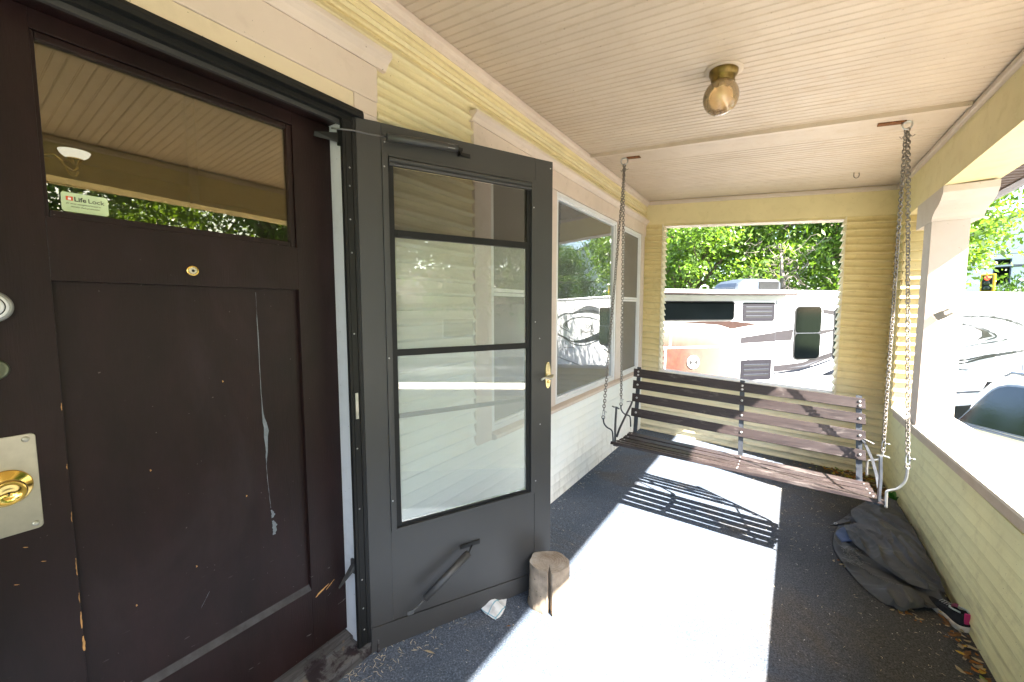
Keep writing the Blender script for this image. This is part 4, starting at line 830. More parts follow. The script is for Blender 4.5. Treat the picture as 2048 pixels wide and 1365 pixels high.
# ------------------------------------------------------------------ ceiling light, hooks
lx, ly = 1.062, 2.205; lz = 2.577-sag(2.577)*lx
lt = thing('ceiling_light', 'tarnished brass porch ceiling light with amber glass globe', 'ceiling lamp', (lx, ly, lz-0.001), 0)
lt.rotation_euler = (0, R(4.2), 0)
mb = MB(); mb.lathe([(0.060, 0), (0.062, -0.008), (0.060, -0.022), (0.055, -0.026), (0.052, -0.032), (0.050, -0.048), (0.048, -0.054), (0.040, -0.054)], 36); mb.build('canopy', M['brass_old'], lt)
mb = MB(); mb.lathe([(0.083, 0), (0.083, -0.002), (0.068, -0.003)], 36); mb.build('old_paint_ring', M['ceiling'], lt)
for k in range(3):
    a = R(20+120*k); mb = MB(); mb.lathe([(0.004, 0.040), (0.0055, 0.046), (0.0055, 0.052), (0.002, 0.054)], 8, axis='X'); o = mb.build('thumb_screw', M['brass_old'], lt, (0, 0, -0.046), (0, 0, a))
def globe_glass():
    m, nt, out = new_mat('amber_globe_glass'); v = coords(nt, 'Object')
    tr = nt.nodes.new('ShaderNodeBsdfTransparent'); tr.inputs[0].default_value = (0.97, 0.80, 0.55, 1)
    df = nt.nodes.new('ShaderNodeBsdfDiffuse'); gl = nt.nodes.new('ShaderNodeBsdfGlossy'); gl.inputs['Roughness'].default_value = 0.01
    s = nt.nodes.new('ShaderNodeSeparateXYZ'); nt.links.new(v, s.inputs[0])
    mr = nt.nodes.new('ShaderNodeMapRange'); mr.inputs[1].default_value = -0.195; mr.inputs[2].default_value = -0.145; mr.inputs[3].default_value = 1; mr.inputs[4].default_value = 0
    nt.links.new(s.outputs[2], mr.inputs[0])
    d = math_n(nt, 'MULTIPLY', ramp(nt, noise(nt, v, 45, 5, 0.7), [(0.42, 0.0), (0.6, 1.0)]), mr.outputs[0])
    nt.links.new(mix(nt, d, (0.84, 0.58, 0.32), (0.12, 0.06, 0.02)), df.inputs[0])
    fr = nt.nodes.new('ShaderNodeFresnel'); fr.inputs[0].default_value = 1.5
    a = nt.nodes.new('ShaderNodeMixShader'); nt.links.new(math_n(nt, 'ADD', 0.33, math_n(nt, 'MULTIPLY', d, 0.5)), a.inputs[0]); nt.links.new(tr.outputs[0], a.inputs[1]); nt.links.new(df.outputs[0], a.inputs[2])
    b = nt.nodes.new('ShaderNodeMixShader'); nt.links.new(math_n(nt, 'MULTIPLY', fr.outputs[0], 1.5), b.inputs[0]); nt.links.new(a.outputs[0], b.inputs[1]); nt.links.new(gl.outputs[0], b.inputs[2])
    nt.links.new(b.outputs[0], out.inputs[0]); return m
mb = MB(); pr = [(0.040, -0.050)]
for k in range(1, 22):
    a = R(180-(28+152*k/21)); pr.append((0.0775*math.sin(R(28+152*k/21)), -0.050-0.068+0.0775*math.cos(R(28+152*k/21))*1.02+0.0))
mb.lathe(pr[:-1]+[(0.001, pr[-1][1])], 40); mb.build('globe', globe_glass(), lt)
mb = MB(); mb.lathe([(0.013, -0.050), (0.014, -0.075), (0.022, -0.100), (0.024, -0.118), (0.014, -0.136), (0.002, -0.140)], 20); mb.build('bulb', simple('frosted_bulb', (0.8, 0.8, 0.76), 0.4), lt)

def hook(name, label, x, y, r=0.016):
    z = 2.570-sag(2.57)*x
    h = thing(name, label, 'hook', (x, y, z))
    mb = MB(); pts = [(0, 0, 0.004), (0, 0, -0.014)]+[(r*0.75-r*0.75*math.cos(a), 0, -0.018-r*math.sin(a)*1.0) for a in [R(t) for t in range(0, 230, 20)]]
    mb.tube(pts, 0.0030, 8); mb.build('hook_wire', M['chain'], h)
hook('ceiling_hook', 'small bare screw hook in the far part of the ceiling', 1.753, 4.196, 0.022)

# ------------------------------------------------------------------ the porch swing
SC = Vector((1.10, 2.92, 0.42))
sw = thing('porch_swing', 'dark brown slatted porch swing with steel straps hanging on chains', 'porch swing', SC)
def Sw(mb, name, mat, par=None, recalc=True):
    o = mb.build(name, mat, par or sw, recalc=recalc)
    if par is None: o.location = -SC
    return o
FL, FR, BL, BR = Vector((0.378, 2.700, 0.466)), Vector((1.818, 2.742, 0.406)), Vector((0.392, 3.095, 0.438)), Vector((1.800, 3.115, 0.364))
def seatp(t, d, h=0.0):
    p = FL*(1-t)*(1-d)+FR*t*(1-d)+BL*(1-t)*d+BR*t*d; dip = -0.018*math.sin(math.pi*min(1, d*1.05)); return p+Vector((0, 0, dip+h))
def slat_obj(name, A, B, wdir, ndir, w, th, par=None, ragged=0.0):
    """board from A to B, width along wdir, thickness along ndir, slightly worn edges"""
    n = 12; mb = MB(); rings = []
    for i in range(n+1):
        t = i/n; p = A.lerp(B, t); j = random.uniform(-1, 1)*ragged; e = 0.0022
        o = [(-w/2+e, 0), (w/2-e, 0), (w/2, e), (w/2, th-e), (w/2-e, th), (-w/2+e, th), (-w/2+j, th-e), (-w/2+j, e)]
        rings.append([p+wdir*a+ndir*b for a, b in o])
    k = 8; vs = [q for r in rings for q in r]; fs = [(i*k+q, i*k+(q+1) % k, (i+1)*k+(q+1) % k, (i+1)*k+q) for i in range(n) for q in range(k)]
    fs += [tuple(range(k))[::-1], tuple(n*k+q for q in range(k))]; mb.add(vs, fs); return Sw(mb, name, M['slat'], par)
ds = [(0.0, 0.165), (0.212, 0.37), (0.417, 0.575), (0.622, 0.775), (0.822, 0.985)]
for d0, d1 in ds:
    A = (seatp(-0.003, d0)+seatp(-0.003, d1))/2; B = (seatp(1.003, d0)+seatp(1.003, d1))/2
    wd = (seatp(0.5, d1)-seatp(0.5, d0)); w = wd.length; wd.normalize(); ln = (B-A).normalized(); nd = ln.cross(wd)
    if nd.z > 0: nd = -nd
    slat_obj('seat_slat', A, B, wd, nd, w, 0.020, ragged=0.0025)
TL, TR = Vector((0.372, 3.262, 0.915)), Vector((1.781, 3.268, 0.842))
QL, QR = Vector((0.395, 3.118, 0.438)), Vector((1.790, 3.130, 0.366))
def backp(t, h): # h = height fraction from the seat to the top
    return (QL*(1-t)+QR*t)*(1-h)+(TL*(1-t)+TR*t)*h
upd = (TL-QL).normalized(); bl = (TR-TL).normalized(); nb = bl.cross(upd); nb = nb if nb.y < 0 else -nb
for hz in (0.877, 0.787, 0.688, 0.578):
    h = (hz-0.438)/(0.915-0.438)
    A = backp(-0.008, h); B = backp(1.003, h); slat_obj('back_slat', A, B, upd, nb, 0.065, 0.014, ragged=0.0008)
tmid = 0.533
for t in (0.018, tmid, 0.982):
    p = [backp(t, 1.02)-nb*0.004, backp(t, 0.75)-nb*0.004, backp(t, 0.4)-nb*0.004, backp(t, 0.10)-nb*0.004, backp(t, 0.0)+Vector((0, 0, -0.004)), seatp(t, 0.88, -0.025), seatp(t, 0.5, -0.026), seatp(t, 0.02, -0.026)]
    mb = MB(); wd_ = 0.030
    vs = []; fs = []
    for i, q in enumerate(p):
        a = p[max(0, i-1)]; b = p[min(len(p)-1, i+1)]; tg = (b-a).normalized(); nn = bl.cross(tg).normalized()
        for sx, sn in ((-1, -1), (1, -1), (1, 1), (-1, 1)): vs.append(q+bl*(sx*wd_/2)+nn*(sn*0.0025))
    for i in range(len(p)-1):
        for q in range(4): fs.append((i*4+q, i*4+(q+1) % 4, (i+1)*4+(q+1) % 4, (i+1)*4+q))
    fs += [(3, 2, 1, 0), tuple(len(vs)-4+q for q in range(4))]; mb.add(vs, fs); Sw(mb, 'back_strap', M['blackiron'])
    for hz in (0.887, 0.862, 0.787, 0.688, 0.578):
        h = (hz-0.438)/(0.915-0.438); q = backp(t, h)+nb*0.0142
        b_ = MB(); b_.lathe([(0.0085, 0), (0.0078, 0.003), (0.0045, 0.0052), (0.001, 0.006)], 10); bo = Sw(b_, 'bolt', M['steel']); bo.location = q-SC; bo.rotation_euler = nb.to_track_quat('Z', 'Y').to_euler()
    for d in (0.085, 0.285, 0.485, 0.68, 0.88):
        b_ = MB(); b_.lathe([(0.006, 0), (0.005, 0.002), (0.001, 0.0032)], 8); bo = Sw(b_, 'bolt', M['steel']); bo.location = seatp(t, d, 0.001)-SC
M['grey_strap'] = simple('worn_grey_strap', (0.13, 0.14, 0.16), 0.45, 0.5, 0.5, 0.3, 25)
def strap(name, pts, w, th, mat, par=None):
    mb = MB(); mb.tube(pts, 0.01, flat=(w, th)); return Sw(mb, name, mat, par)
ZF, ZR = 2.727, 2.752
strap('arm_post', [(0.398, ZF, 0.455), (0.397, ZF, 0.58), (0.402, ZF, 0.705)], 0.027, 0.006, M['blackiron'])
strap('arm_hook', [(0.424, ZF-0.004, 0.698), (0.402, ZF, 0.708), (0.383, ZF, 0.706), (0.372, ZF, 0.712)], 0.016, 0.003, M['blackiron'])
strap('arm_post', [(1.796, ZR, 0.402), (1.797, ZR, 0.52), (1.791, ZR, 0.636)], 0.042, 0.010, M['grey_strap'])
strap('arm_hook', [(1.775, ZR-0.002, 0.636), (1.800, ZR-0.004, 0.640), (1.825, ZR-0.006, 0.634)], 0.020, 0.003, M['steel'])
strap('arm_brace', [(0.372, 3.185, 0.655), (0.382, 3.12, 0.640), (0.392, 2.95, 0.585), (0.402, 2.80, 0.535), (0.402, 2.745, 0.490)], 0.014, 0.004, M['blackiron'])
strap('arm_brace', [(1.774, 3.195, 0.600), (1.783, 3.14, 0.585), (1.796, 2.98, 0.54), (1.797, 2.83, 0.49), (1.797, 2.77, 0.45)], 0.014, 0.004, M['blackiron'])
strap('strap_tail', [(0.372, 3.19, 0.655), (0.355, 3.17, 0.658), (0.335, 3.16, 0.653)], 0.008, 0.003, M['blackiron'])
strap('strap_tail', [(1.778, 3.19, 0.605), (1.80, 3.17, 0.598), (1.825, 3.16, 0.588)], 0.010, 0.004, M['steel'])
def rod(name, pts, mat=None, r=0.0055):
    mb = MB(); 
    P_ = [Vector(p) for p in pts]; out = []
    for i in range(len(P_)-1):
        a = P_[max(0, i-1)]; b = P_[i]; c = P_[i+1]; d = P_[min(len(P_)-1, i+2)]
        for k in range(5):
            t = k/5; out.append(0.5*((2*b)+(c-a)*t+(2*a-5*b+4*c-d)*t*t+(3*b-a-3*c+d)*t**3))
    out.append(P_[-1]); mb.tube(out, r, 8); return Sw(mb, name, mat or M['blackiron'])
eLF = Vector((0.312, 2.715, 0.620)); eLR = Vector((0.304, 3.12, 0.632)); eRF = Vector((1.893, 2.742, 0.600)); eRR = Vector((1.860, 3.12, 0.565))
rod('hanger_rod', [(0.386, 2.72, 0.455), (0.383, 2.72, 0.500), (0.374, 2.72, 0.540), (0.342, 2.718, 0.556), (0.319, 2.716, 0.582), eLF])
rod('hanger_rod', [(0.385, 3.118, 0.47), (0.380, 3.12, 0.53), (0.372, 3.12, 0.553), (0.330, 3.12, 0.565), (0.306, 3.12, 0.596), eLR])
rod('hanger_rod', [(1.824, 2.742, 0.372), (1.822, 2.742, 0.43), (1.823, 2.742, 0.458), (1.836, 2.742, 0.468), (1.862, 2.742, 0.484), (1.888, 2.742, 0.530), eRF], M['steel'], 0.0062)
rod('hanger_rod', [(1.796, 3.12, 0.405), (1.794, 3.12, 0.46), (1.797, 3.12, 0.492), (1.815, 3.12, 0.499), (1.845, 3.12, 0.512), (1.858, 3.12, 0.54), eRR], M['steel'], 0.0058)
def ring(c, r, th, tilt=0.0, axis='X', sx=1.0):
    pts = []
    for k in range(16):
        a = 2*math.pi*k/16; u, v = r*sx*math.cos(a), r*math.sin(a)
        pts.append((c[0]+u*math.cos(tilt), c[1]+u*math.sin(tilt), c[2]+v))
    return pts
HL, HR = Vector((0.268, 3.19, 2.505)), Vector((1.872, 3.185, 2.392))
def link_pts(L, W):
    s = L/2-W/2; pts = []
    for k in range(5): a = R(-90+45*k); pts.append((W/2*math.sin(a)*1.0, s+W/2*math.cos(a)))
    for k in range(5): a = R(90+45*k); pts.append((W/2*math.sin(a), -s+W/2*math.cos(a)))
    return pts
def chain(name, A, B, pitch=0.0188, wire=0.0029, L=0.0268, Wd=0.0172, mat=None):
    d = B-A; n = int(d.length/pitch); t = d.normalized(); a1 = t.cross(Vector((0, 1, 0))).normalized(); a2 = t.cross(a1)
    mb = MB(); lp_ = link_pts(L, Wd); tw = random.uniform(-0.3, 0.3)
    for i in range(n+1):
        c = A+d*(i/n)+a1*random.uniform(-0.0006, 0.0006)+a2*random.uniform(-0.0006, 0.0006)
        tw += random.uniform(-0.10, 0.10); ang = tw+(0 if i % 2 else math.pi/2)+0.5; ax = a1*math.cos(ang)+a2*math.sin(ang)
        mb.tube([c+ax*u+t*v for u, v in lp_], wire, 6, closed=True)
    return Sw(mb, name, mat or M['chain'], recalc=False)
def snap(c, up, mat):
    mb = MB(); up = up.normalized(); sd_ = Vector((1, 0, 0))
    mb.tube([c-up*0.002, c+up*0.010+sd_*0.007, c+up*0.040+sd_*0.006, c+up*0.052, c+up*0.040-sd_*0.006, c+up*0.010-sd_*0.007], 0.0035, 8, closed=True)
    mb.tube([c+up*0.018+sd_*0.007, c+up*0.038+sd_*0.013+Vector((0, -0.01, 0)), c+up*0.034+sd_*0.026+Vector((0, -0.01, 0))], 0.0030, 6); Sw(mb, 'snap_hook', mat)
    mb = MB(); mb.tube([Vector(p) for p in ring((c.x, c.y, c.z-0.008), 0.013, 0.003, 0.4, sx=0.8)], 0.0032, 6, closed=True); Sw(mb, 'quick_link', M['chain'])
for e, hk in ((eLF, HL), (eLR, HL), (eRF, HR), (eRR, HR)):
    up = hk-e; st = e+up.normalized()*0.064; snap(e+up.normalized()*0.012, up, M['steel'])
    chain('chain', st, hk+Vector((0.004 if e.y < 3 else -0.004, -0.004 if e.y < 3 else 0.004, -0.012)))
for hk in (HL, HR):
    mb = MB(); z = 2.577-sag(2.577)*hk.x
    mb.tube(ring((hk.x, hk.y, (hk.z+z)/2-0.004), (z-hk.z)/2+0.001, 0.004, 0.25, sx=0.92), 0.0050, 8, closed=True); Sw(mb, 'ceiling_ring', M['steel'])
    mb = MB(); mb.box((hk.x-0.014, hk.y-0.012, z-0.016), (hk.x+0.014, hk.y+0.012, z-0.001), bev=0.003); Sw(mb, 'eye_clamp', M['steel'])
    mb = MB(); mb.tube([(hk.x-0.028, hk.y, hk.z-0.040), (hk.x-0.022, hk.y-0.004, hk.z-0.055), (hk.x-0.006, hk.y-0.006, hk.z-0.032), (hk.x+0.006, hk.y-0.006, hk.z-0.028), (hk.x+0.022, hk.y-0.006, hk.z-0.050), (hk.x+0.034, hk.y-0.004, hk.z-0.042)], 0.0024, 6); Sw(mb, 'chain_hook', M['chain'])
for x0, x1, y in ((0.29, 0.385, 3.196), (1.745, 1.865, 3.183)):
    mb = MB(); z0, z1 = 2.577-sag(2.577)*x0, 2.577-sag(2.577)*x1
    mb.hexa([(x0, y-0.026, z0-0.013), (x1, y-0.020, z1-0.013), (x1, y+0.024, z1-0.013), (x0, y+0.018, z0-0.013)], [(x0, y-0.026, z0-0.0065), (x1, y-0.020, z1-0.0065), (x1, y+0.024, z1-0.0065), (x0, y+0.018, z0-0.0065)]); Sw(mb, 'rusty_plate', M['rust'])

# ------------------------------------------------------------------ nets (smooth surfaces from a few rows of points)
def cr(a, b, c, d, t): return 0.5*((2*b)+(c-a)*t+(2*a-5*b+4*c-d)*t*t+(3*b-a-3*c+d)*t**3)
def resample(row, n, closed=False):
    out = []; m = len(row); segs = m if closed else m-1
    for i in range(n if closed else n+1):
        s = i*segs/n; k = min(int(s), segs-1); t = s-k
        g = (lambda j: row[j % m]) if closed else (lambda j: row[max(0, min(m-1, j))])
        out.append(cr(g(k-1), g(k), g(k+1), g(k+2), t))
    return out
def net(rows, nu, nv, closed=False, fn=None):
    rows = [resample([Vector(p) for p in r], nu, closed) for r in rows]; cols = len(rows[0])
    cols_ = [resample([r[c] for r in rows], nv) for c in range(cols)]
    vs = []; fs = []
    for j in range(nv+1):
        for c in range(cols):
            p = cols_[c][j]; vs.append(fn(p, c/cols, j/nv) if fn else p)
    for j in range(nv):
        for c in range(cols if closed else cols-1):
            d = (c+1) % cols; fs.append((j*cols+c, j*cols+d, (j+1)*cols+d, (j+1)*cols+c))
    return vs, fs
from mathutils import noise as MN
def fl(x): return -0.0476*x

# ------------------------------------------------------------------ log door-stop
lg_ = thing('log', 'short split log stood on end as a stop against the storm door', 'log', (0.455, 1.655, fl(0.455)))
rows = []; nr = 14; H = 0.205; crk = R(-60)
def lr(a, h):
    da = (a-crk+math.pi) % (2*math.pi)-math.pi; wob = 0.008*math.sin(h*16+1.0)+0.0
    da2 = da-wob*1.5
    r = 0.096-0.012*h/H*0.6+0.004*math.sin(2*a+1)+0.003*math.sin(5*a)+0.004*MN.noise(Vector((a*2.5, h*14, 3)))+0.0015*MN.noise(Vector((a*22, h*9, 1)))
    if h < 0.02: r += 0.004
    w = 0.085+0.03*(1-h/H)+0.02*MN.noise(Vector((3, h*30, 2))); notch = max(0, 1-abs(da2)/w)
    return r*(1-0.55*notch**0.55)
NS = 150
for j in range(nr+1):
    h = H*j/nr; rows.append([(lr(2*math.pi*k/NS, h)*math.cos(2*math.pi*k/NS), lr(2*math.pi*k/NS, h)*math.sin(2*math.pi*k/NS), h+(0.003*math.sin(2*math.pi*k/NS*2) if j == nr else 0)) for k in range(NS)])
vs = [p for r in rows for p in r]; fs = [(j*NS+k, j*NS+(k+1) % NS, (j+1)*NS+(k+1) % NS, (j+1)*NS+k) for j in range(nr) for k in range(NS)]
mb = MB(); mb.add(vs, fs, 0, True); mb.add([(0, 0, 0.0)]+rows[0], [(0, 1+(k+1) % NS, 1+k) for k in range(NS)]); mb.build('trunk', M['bark'], lg_, recalc=False)
mb = MB(); top = rows[-1]; tp = [(p[0]*0.999, p[1]*0.999, p[2]+0.0005) for p in top]; cin = [(p[0]*0.5, p[1]*0.5, H+0.0008) for p in top]
mb.add(tp+cin+[(0, 0, H+0.001)], [(k, (k+1) % NS, NS+(k+1) % NS, NS+k) for k in range(NS)]+[(NS+k, NS+(k+1) % NS, 2*NS) for k in range(NS)]); mb.build('sawn_end', M['log_end'], lg_)
for k in range(26):
    a = crk+random.choice([-1, 1])*random.uniform(0.15, 1.3); h = random.uniform(0.02, 0.18); r = lr(a, h)
    mb = MB(); mb.tube([(-0.004, 0, 0.001), (0, 0, -0.0012), (0.004, 0, 0.001)], 0.0011, 5); o = mb.build('knot', M['black'], lg_, (r*math.cos(a), r*math.sin(a), h), (0, random.uniform(-0.3, 0.3), a+math.pi/2)); s_ = random.uniform(0.6, 1.3); o.scale = (s_, s_, s_)

# ------------------------------------------------------------------ rag under the door
def wrinkle(sc1, a1, sc2=30, a2=0.002, seed=0):
    def f(p, u, v): return Vector((p.x, p.y, p.z+a1*MN.noise(Vector((p.x*sc1, p.y*sc1, seed)))+a2*MN.noise(Vector((p.x*sc2, p.y*sc2, seed+5)))))
    return f
def f_(x, y, h): return (x, y, fl(x)+h)
mb = MB()
vs, fs = net([[f_(0.10, 1.36, 0.004), f_(0.155, 1.392, 0.004), f_(0.20, 1.412, 0.010), f_(0.255, 1.405, 0.006), f_(0.318, 1.402, 0.003)],
              [f_(0.08, 1.42, 0.016), f_(0.15, 1.44, 0.026), f_(0.20, 1.455, 0.016), f_(0.26, 1.455, 0.034), f_(0.325, 1.44, 0.006)],
              [f_(0.06, 1.50, 0.020), f_(0.14, 1.50, 0.018), f_(0.20, 1.51, 0.034), f_(0.25, 1.51, 0.022), f_(0.315, 1.485, 0.008)],
              [f_(0.06, 1.58, 0.006), f_(0.13, 1.58, 0.014), f_(0.19, 1.59, 0.018), f_(0.235, 1.59, 0.012), f_(0.275, 1.56, 0.006)]], 40, 34, fn=wrinkle(26, 0.007, 70, 0.003, 2))
mb.add([Vector(v)+Vector((0, 0, 0.004)) for v in vs], fs, 0, True)
rag = mb.build('rag', M['rag'], recalc=False); tag(rag, 'white cotton rag with blue stripes crumpled under the storm door', 'rag')
so = rag.modifiers.new('thick', 'SOLIDIFY'); so.thickness = 0.0022

# ------------------------------------------------------------------ tarp by the rail
tp_ = thing('tarp', 'dusty grey canvas tarp with eyelets crumpled against the low wall', 'tarp', (1.9, 3.2, fl(1.9)))
def Tp(vs, fs, name, mat, th=0.0035):
    mb = MB(); mb.add(vs, fs, 0, True); o = mb.build(name, mat, tp_, recalc=False); o.location = (-1.9, -3.2, -fl(1.9))
    s_ = o.modifiers.new('thick', 'SOLIDIFY'); s_.thickness = th; s_.offset = 1; return o
def folds(seed, a=0.012, ang=0.5, fr=9):
    ca, sa = math.cos(ang), math.sin(ang)
    def f(p, u, v):
        q = (p.x*ca+p.y*sa); w = (-p.x*sa+p.y*ca); wb = 0.10*MN.noise(Vector((q*3, w*3, seed+9)))
        n1 = MN.noise(Vector(((q+wb)*fr, w*1.6, seed))); n2 = MN.noise(Vector(((q*0.6+w)*fr*0.8, q*2.0, seed+20)))
        r = max(0, 1-abs(n1)*5)**2+0.18*max(0, 1-abs(n2)*7)**2
        edge = min(1, 7*min(u, 1-u, v, 1-v)+0.25)
        return Vector((p.x, p.y, p.z+(a*r+0.014*MN.noise(Vector((q*9, w*2.5, seed+3)))+0.0022*MN.noise(Vector((p.x*45, p.y*45, seed))))*edge+0.004))
    return f
vs, fs = net([[f_(2.00, 4.05, 0.006), f_(2.05, 4.04, 0.020), f_(2.085, 4.02, 0.03), f_(2.100, 3.98, 0.04)],
              [f_(1.775, 3.625, 0.006), f_(1.88, 3.66, 0.04), f_(2.00, 3.66, 0.045), f_(2.096, 3.62, 0.045)],
              [f_(1.70, 3.36, 0.006), f_(1.82, 3.38, 0.035), f_(1.97, 3.38, 0.050), f_(2.096, 3.36, 0.045)],
              [f_(1.662, 3.10, 0.006), f_(1.79, 3.10, 0.030), f_(1.95, 3.12, 0.045), f_(2.094, 3.12, 0.040)],
              [f_(1.712, 2.84, 0.005), f_(1.82, 2.88, 0.026), f_(1.96, 2.92, 0.040), f_(2.092, 2.94, 0.035)],
              [f_(1.80, 2.665, 0.004), f_(1.87, 2.655, 0.020), f_(1.95, 2.70, 0.030), f_(2.085, 2.80, 0.030)],
              [f_(1.885, 2.615, 0.003), f_(1.91, 2.630, 0.008), f_(1.985, 2.69, 0.020), f_(2.07, 2.75, 0.022)]], 70, 150, fn=folds(1, 0.036, 0.49, 11))
Tp(vs, fs, 'lower_fold', M['tarp'])
vs, fs = net([[f_(1.80, 3.64, 0.048), f_(1.90, 3.80, 0.078), f_(2.02, 3.98, 0.073), f_(2.092, 4.00, 0.068)],
              [f_(1.79, 3.48, 0.068), f_(1.90, 3.56, 0.100), f_(2.02, 3.66, 0.093), f_(2.094, 3.70, 0.078)],
              [f_(1.835, 3.30, 0.070), f_(1.93, 3.36, 0.106), f_(2.03, 3.42, 0.096), f_(2.094, 3.46, 0.078)],
              [f_(1.90, 3.16, 0.073), f_(1.975, 3.18, 0.098), f_(2.04, 3.22, 0.098), f_(2.092, 3.26, 0.073)],
              [f_(1.96, 3.06, 0.074), f_(2.00, 3.07, 0.084), f_(2.05, 3.10, 0.086), f_(2.090, 3.12, 0.073)]], 60, 70, fn=folds(8, 0.030, 0.55, 10))
Tp(vs, fs, 'top_flap', M['tarp'])
vs, fs = net([[f_(1.735, 3.34, 0.046), f_(1.83, 3.40, 0.078), f_(1.95, 3.36, 0.084), f_(2.05, 3.30, 0.078)],
              [f_(1.745, 3.16, 0.058), f_(1.84, 3.16, 0.078), f_(1.96, 3.14, 0.094), f_(2.085, 3.10, 0.080)],
              [f_(1.80, 3.00, 0.058), f_(1.88, 2.98, 0.078), f_(1.98, 2.98, 0.088), f_(2.088, 2.98, 0.073)],
              [f_(1.865, 2.90, 0.056), f_(1.92, 2.86, 0.068), f_(2.00, 2.84, 0.076), f_(2.085, 2.87, 0.066)],
              [f_(1.91, 2.84, 0.052), f_(1.94, 2.81, 0.058), f_(2.01, 2.80, 0.063), f_(2.08, 2.83, 0.060)]], 60, 60, fn=folds(14, 0.032, 0.45, 12))
Tp(vs, fs, 'middle_flap', M['tarp'])
vs, fs = net([[f_(1.700, 3.33, 0.012), f_(1.735, 3.37, 0.030), f_(1.79, 3.40, 0.045)], [f_(1.685, 3.25, 0.016), f_(1.735, 3.27, 0.034), f_(1.80, 3.30, 0.050)], [f_(1.705, 3.15, 0.020), f_(1.75, 3.17, 0.036), f_(1.80, 3.19, 0.048)]], 12, 12, fn=folds(20, 0.008, 0.2, 16))
Tp(vs, fs, 'blue_underside', M['tarp_blue'])
vs, fs = net([[f_(1.675, 3.42, 0.004), f_(1.72, 3.50, 0.010), f_(1.77, 3.54, 0.03)], [f_(1.665, 3.40, 0.003), f_(1.715, 3.44, 0.012), f_(1.78, 3.47, 0.04)]], 8, 5)
Tp(vs, fs, 'torn_corner', M['tarp'])
for (x, y, h) in ((1.755, 3.175, 0.056), (1.700, 3.432, 0.016)):
    mb = MB(); mb.tube([(0.0085*math.cos(R(30*k)), 0.0085*math.sin(R(30*k)), 0) for k in range(12)], 0.0024, 6, closed=True); o = mb.build('eyelet', M['steel'], tp_, (x-1.9, y-3.2, fl(x)-fl(1.9)+h), (0.15, -0.3, 0))
    mb = MB(); mb.lathe([(0.0070, 0), (0.0070, 0.0004)], 12); mb.build('eyelet_hole', M['black'], o)
mb = MB()
for k in range(40):
    a = Vector(f_(random.uniform(1.70, 1.78), random.uniform(2.88, 3.08), 0.045)); mb.tube([a, a+Vector((random.uniform(-.02, .02), random.uniform(-.02, .02), 0.006)), a+Vector((random.uniform(-.04, .04), random.uniform(-.04, .04), 0.002))], 0.0006, 4)
o = mb.build('frayed_threads', simple('pale_thread', (0.30, 0.30, 0.30), 0.9), tp_); o.location = (-1.9, -3.2, -fl(1.9)); o['kind'] = 'stuff'

# ------------------------------------------------------------------ shoe
sh = thing('sneaker', 'worn black and grey sneaker with a pink heel tab beside the tarp', 'shoe', (2.086, 2.690, fl(2.086)), math.atan2(0.21, -0.075))
outl = [(-0.068, 0.0), (-0.060, 0.026), (-0.030, 0.034), (0.010, 0.032), (0.060, 0.040), (0.105, 0.040), (0.140, 0.024), (0.150, 0.0), (0.140, -0.024), (0.105, -0.036), (0.060, -0.034), (0.010, -0.028), (-0.030, -0.031), (-0.060, -0.024)]
outl = [(p.x, p.y) for p in resample([Vector((a, b, 0)) for a, b in outl], 42, True)]
def loft(rings, mats, name, par, smooth=True, capb=True, mi=None):
    mb = MB(); n = len(rings[0]); vs = [p for r in rings for p in r]
    fs = [(j*n+k, j*n+(k+1) % n, (j+1)*n+(k+1) % n, (j+1)*n+k) for j in range(len(rings)-1) for k in range(n)]
    mb.add(vs, fs, 0, smooth)
    if capb: mb.add(rings[0], [tuple(range(n))])
    return mb.build(name, mats, par)
loft([[(a*.97, b*.94, 0.0) for a, b in outl], [(a*1.0, b*1.0, 0.006) for a, b in outl], [(a*1.0, b*0.98, 0.018) for a, b in outl], [(a*0.985, b*0.96, 0.026) for a, b in outl], [(a*0.97, b*0.9, 0.0275) for a, b in outl]], simple('scuffed_white_rubber', (0.52, 0.48, 0.42), 0.6, 0, 0.3, 0.25, 40), 'sole', sh)
n = len(outl); coll = []
for a, b in outl:
    th_ = math.atan2(b, a-0.03); coll.append((-0.020+0.038*math.cos(th_), 0.024*math.sin(th_), 0.080-0.10*max(0, math.cos(th_))*0.25))
r0 = [(a*0.975, b*0.92, 0.026) for a, b in outl]; r1 = [(a*0.95*(1-0.0)+0.0, b*0.93, 0.046 if a < 0.07 else 0.040) for a, b in outl]
r2 = [((a*0.9+c[0])/2, (b*0.85+c[1])/2, 0.068 if a < 0.03 else 0.058-0.05*max(0, a-0.06)) for (a, b), c in zip(outl, coll)]
loft([r0, r1, r2, coll, [(c[0]*0.96-0.001, c[1]*0.82, c[2]-0.006) for c in coll], [(c[0]*0.9-0.002, c[1]*0.78, 0.035) for c in coll]], simple('black_mesh_fabric', (0.022, 0.022, 0.025), 0.85, 0, 0.2, 0.4, 60, 300), 'upper', sh, capb=False)
mb = MB(); vs, fs = net([[(-0.045, 0.014, 0.036), (-0.045, 0, 0.034), (-0.045, -0.014, 0.036)], [(0.02, 0.018, 0.040), (0.02, 0, 0.036), (0.02, -0.018, 0.040)]], 8, 8); mb.add(vs, fs, 0, True); mb.build('insole', simple('grey_insole', (0.32, 0.38, 0.36), 0.8), sh)
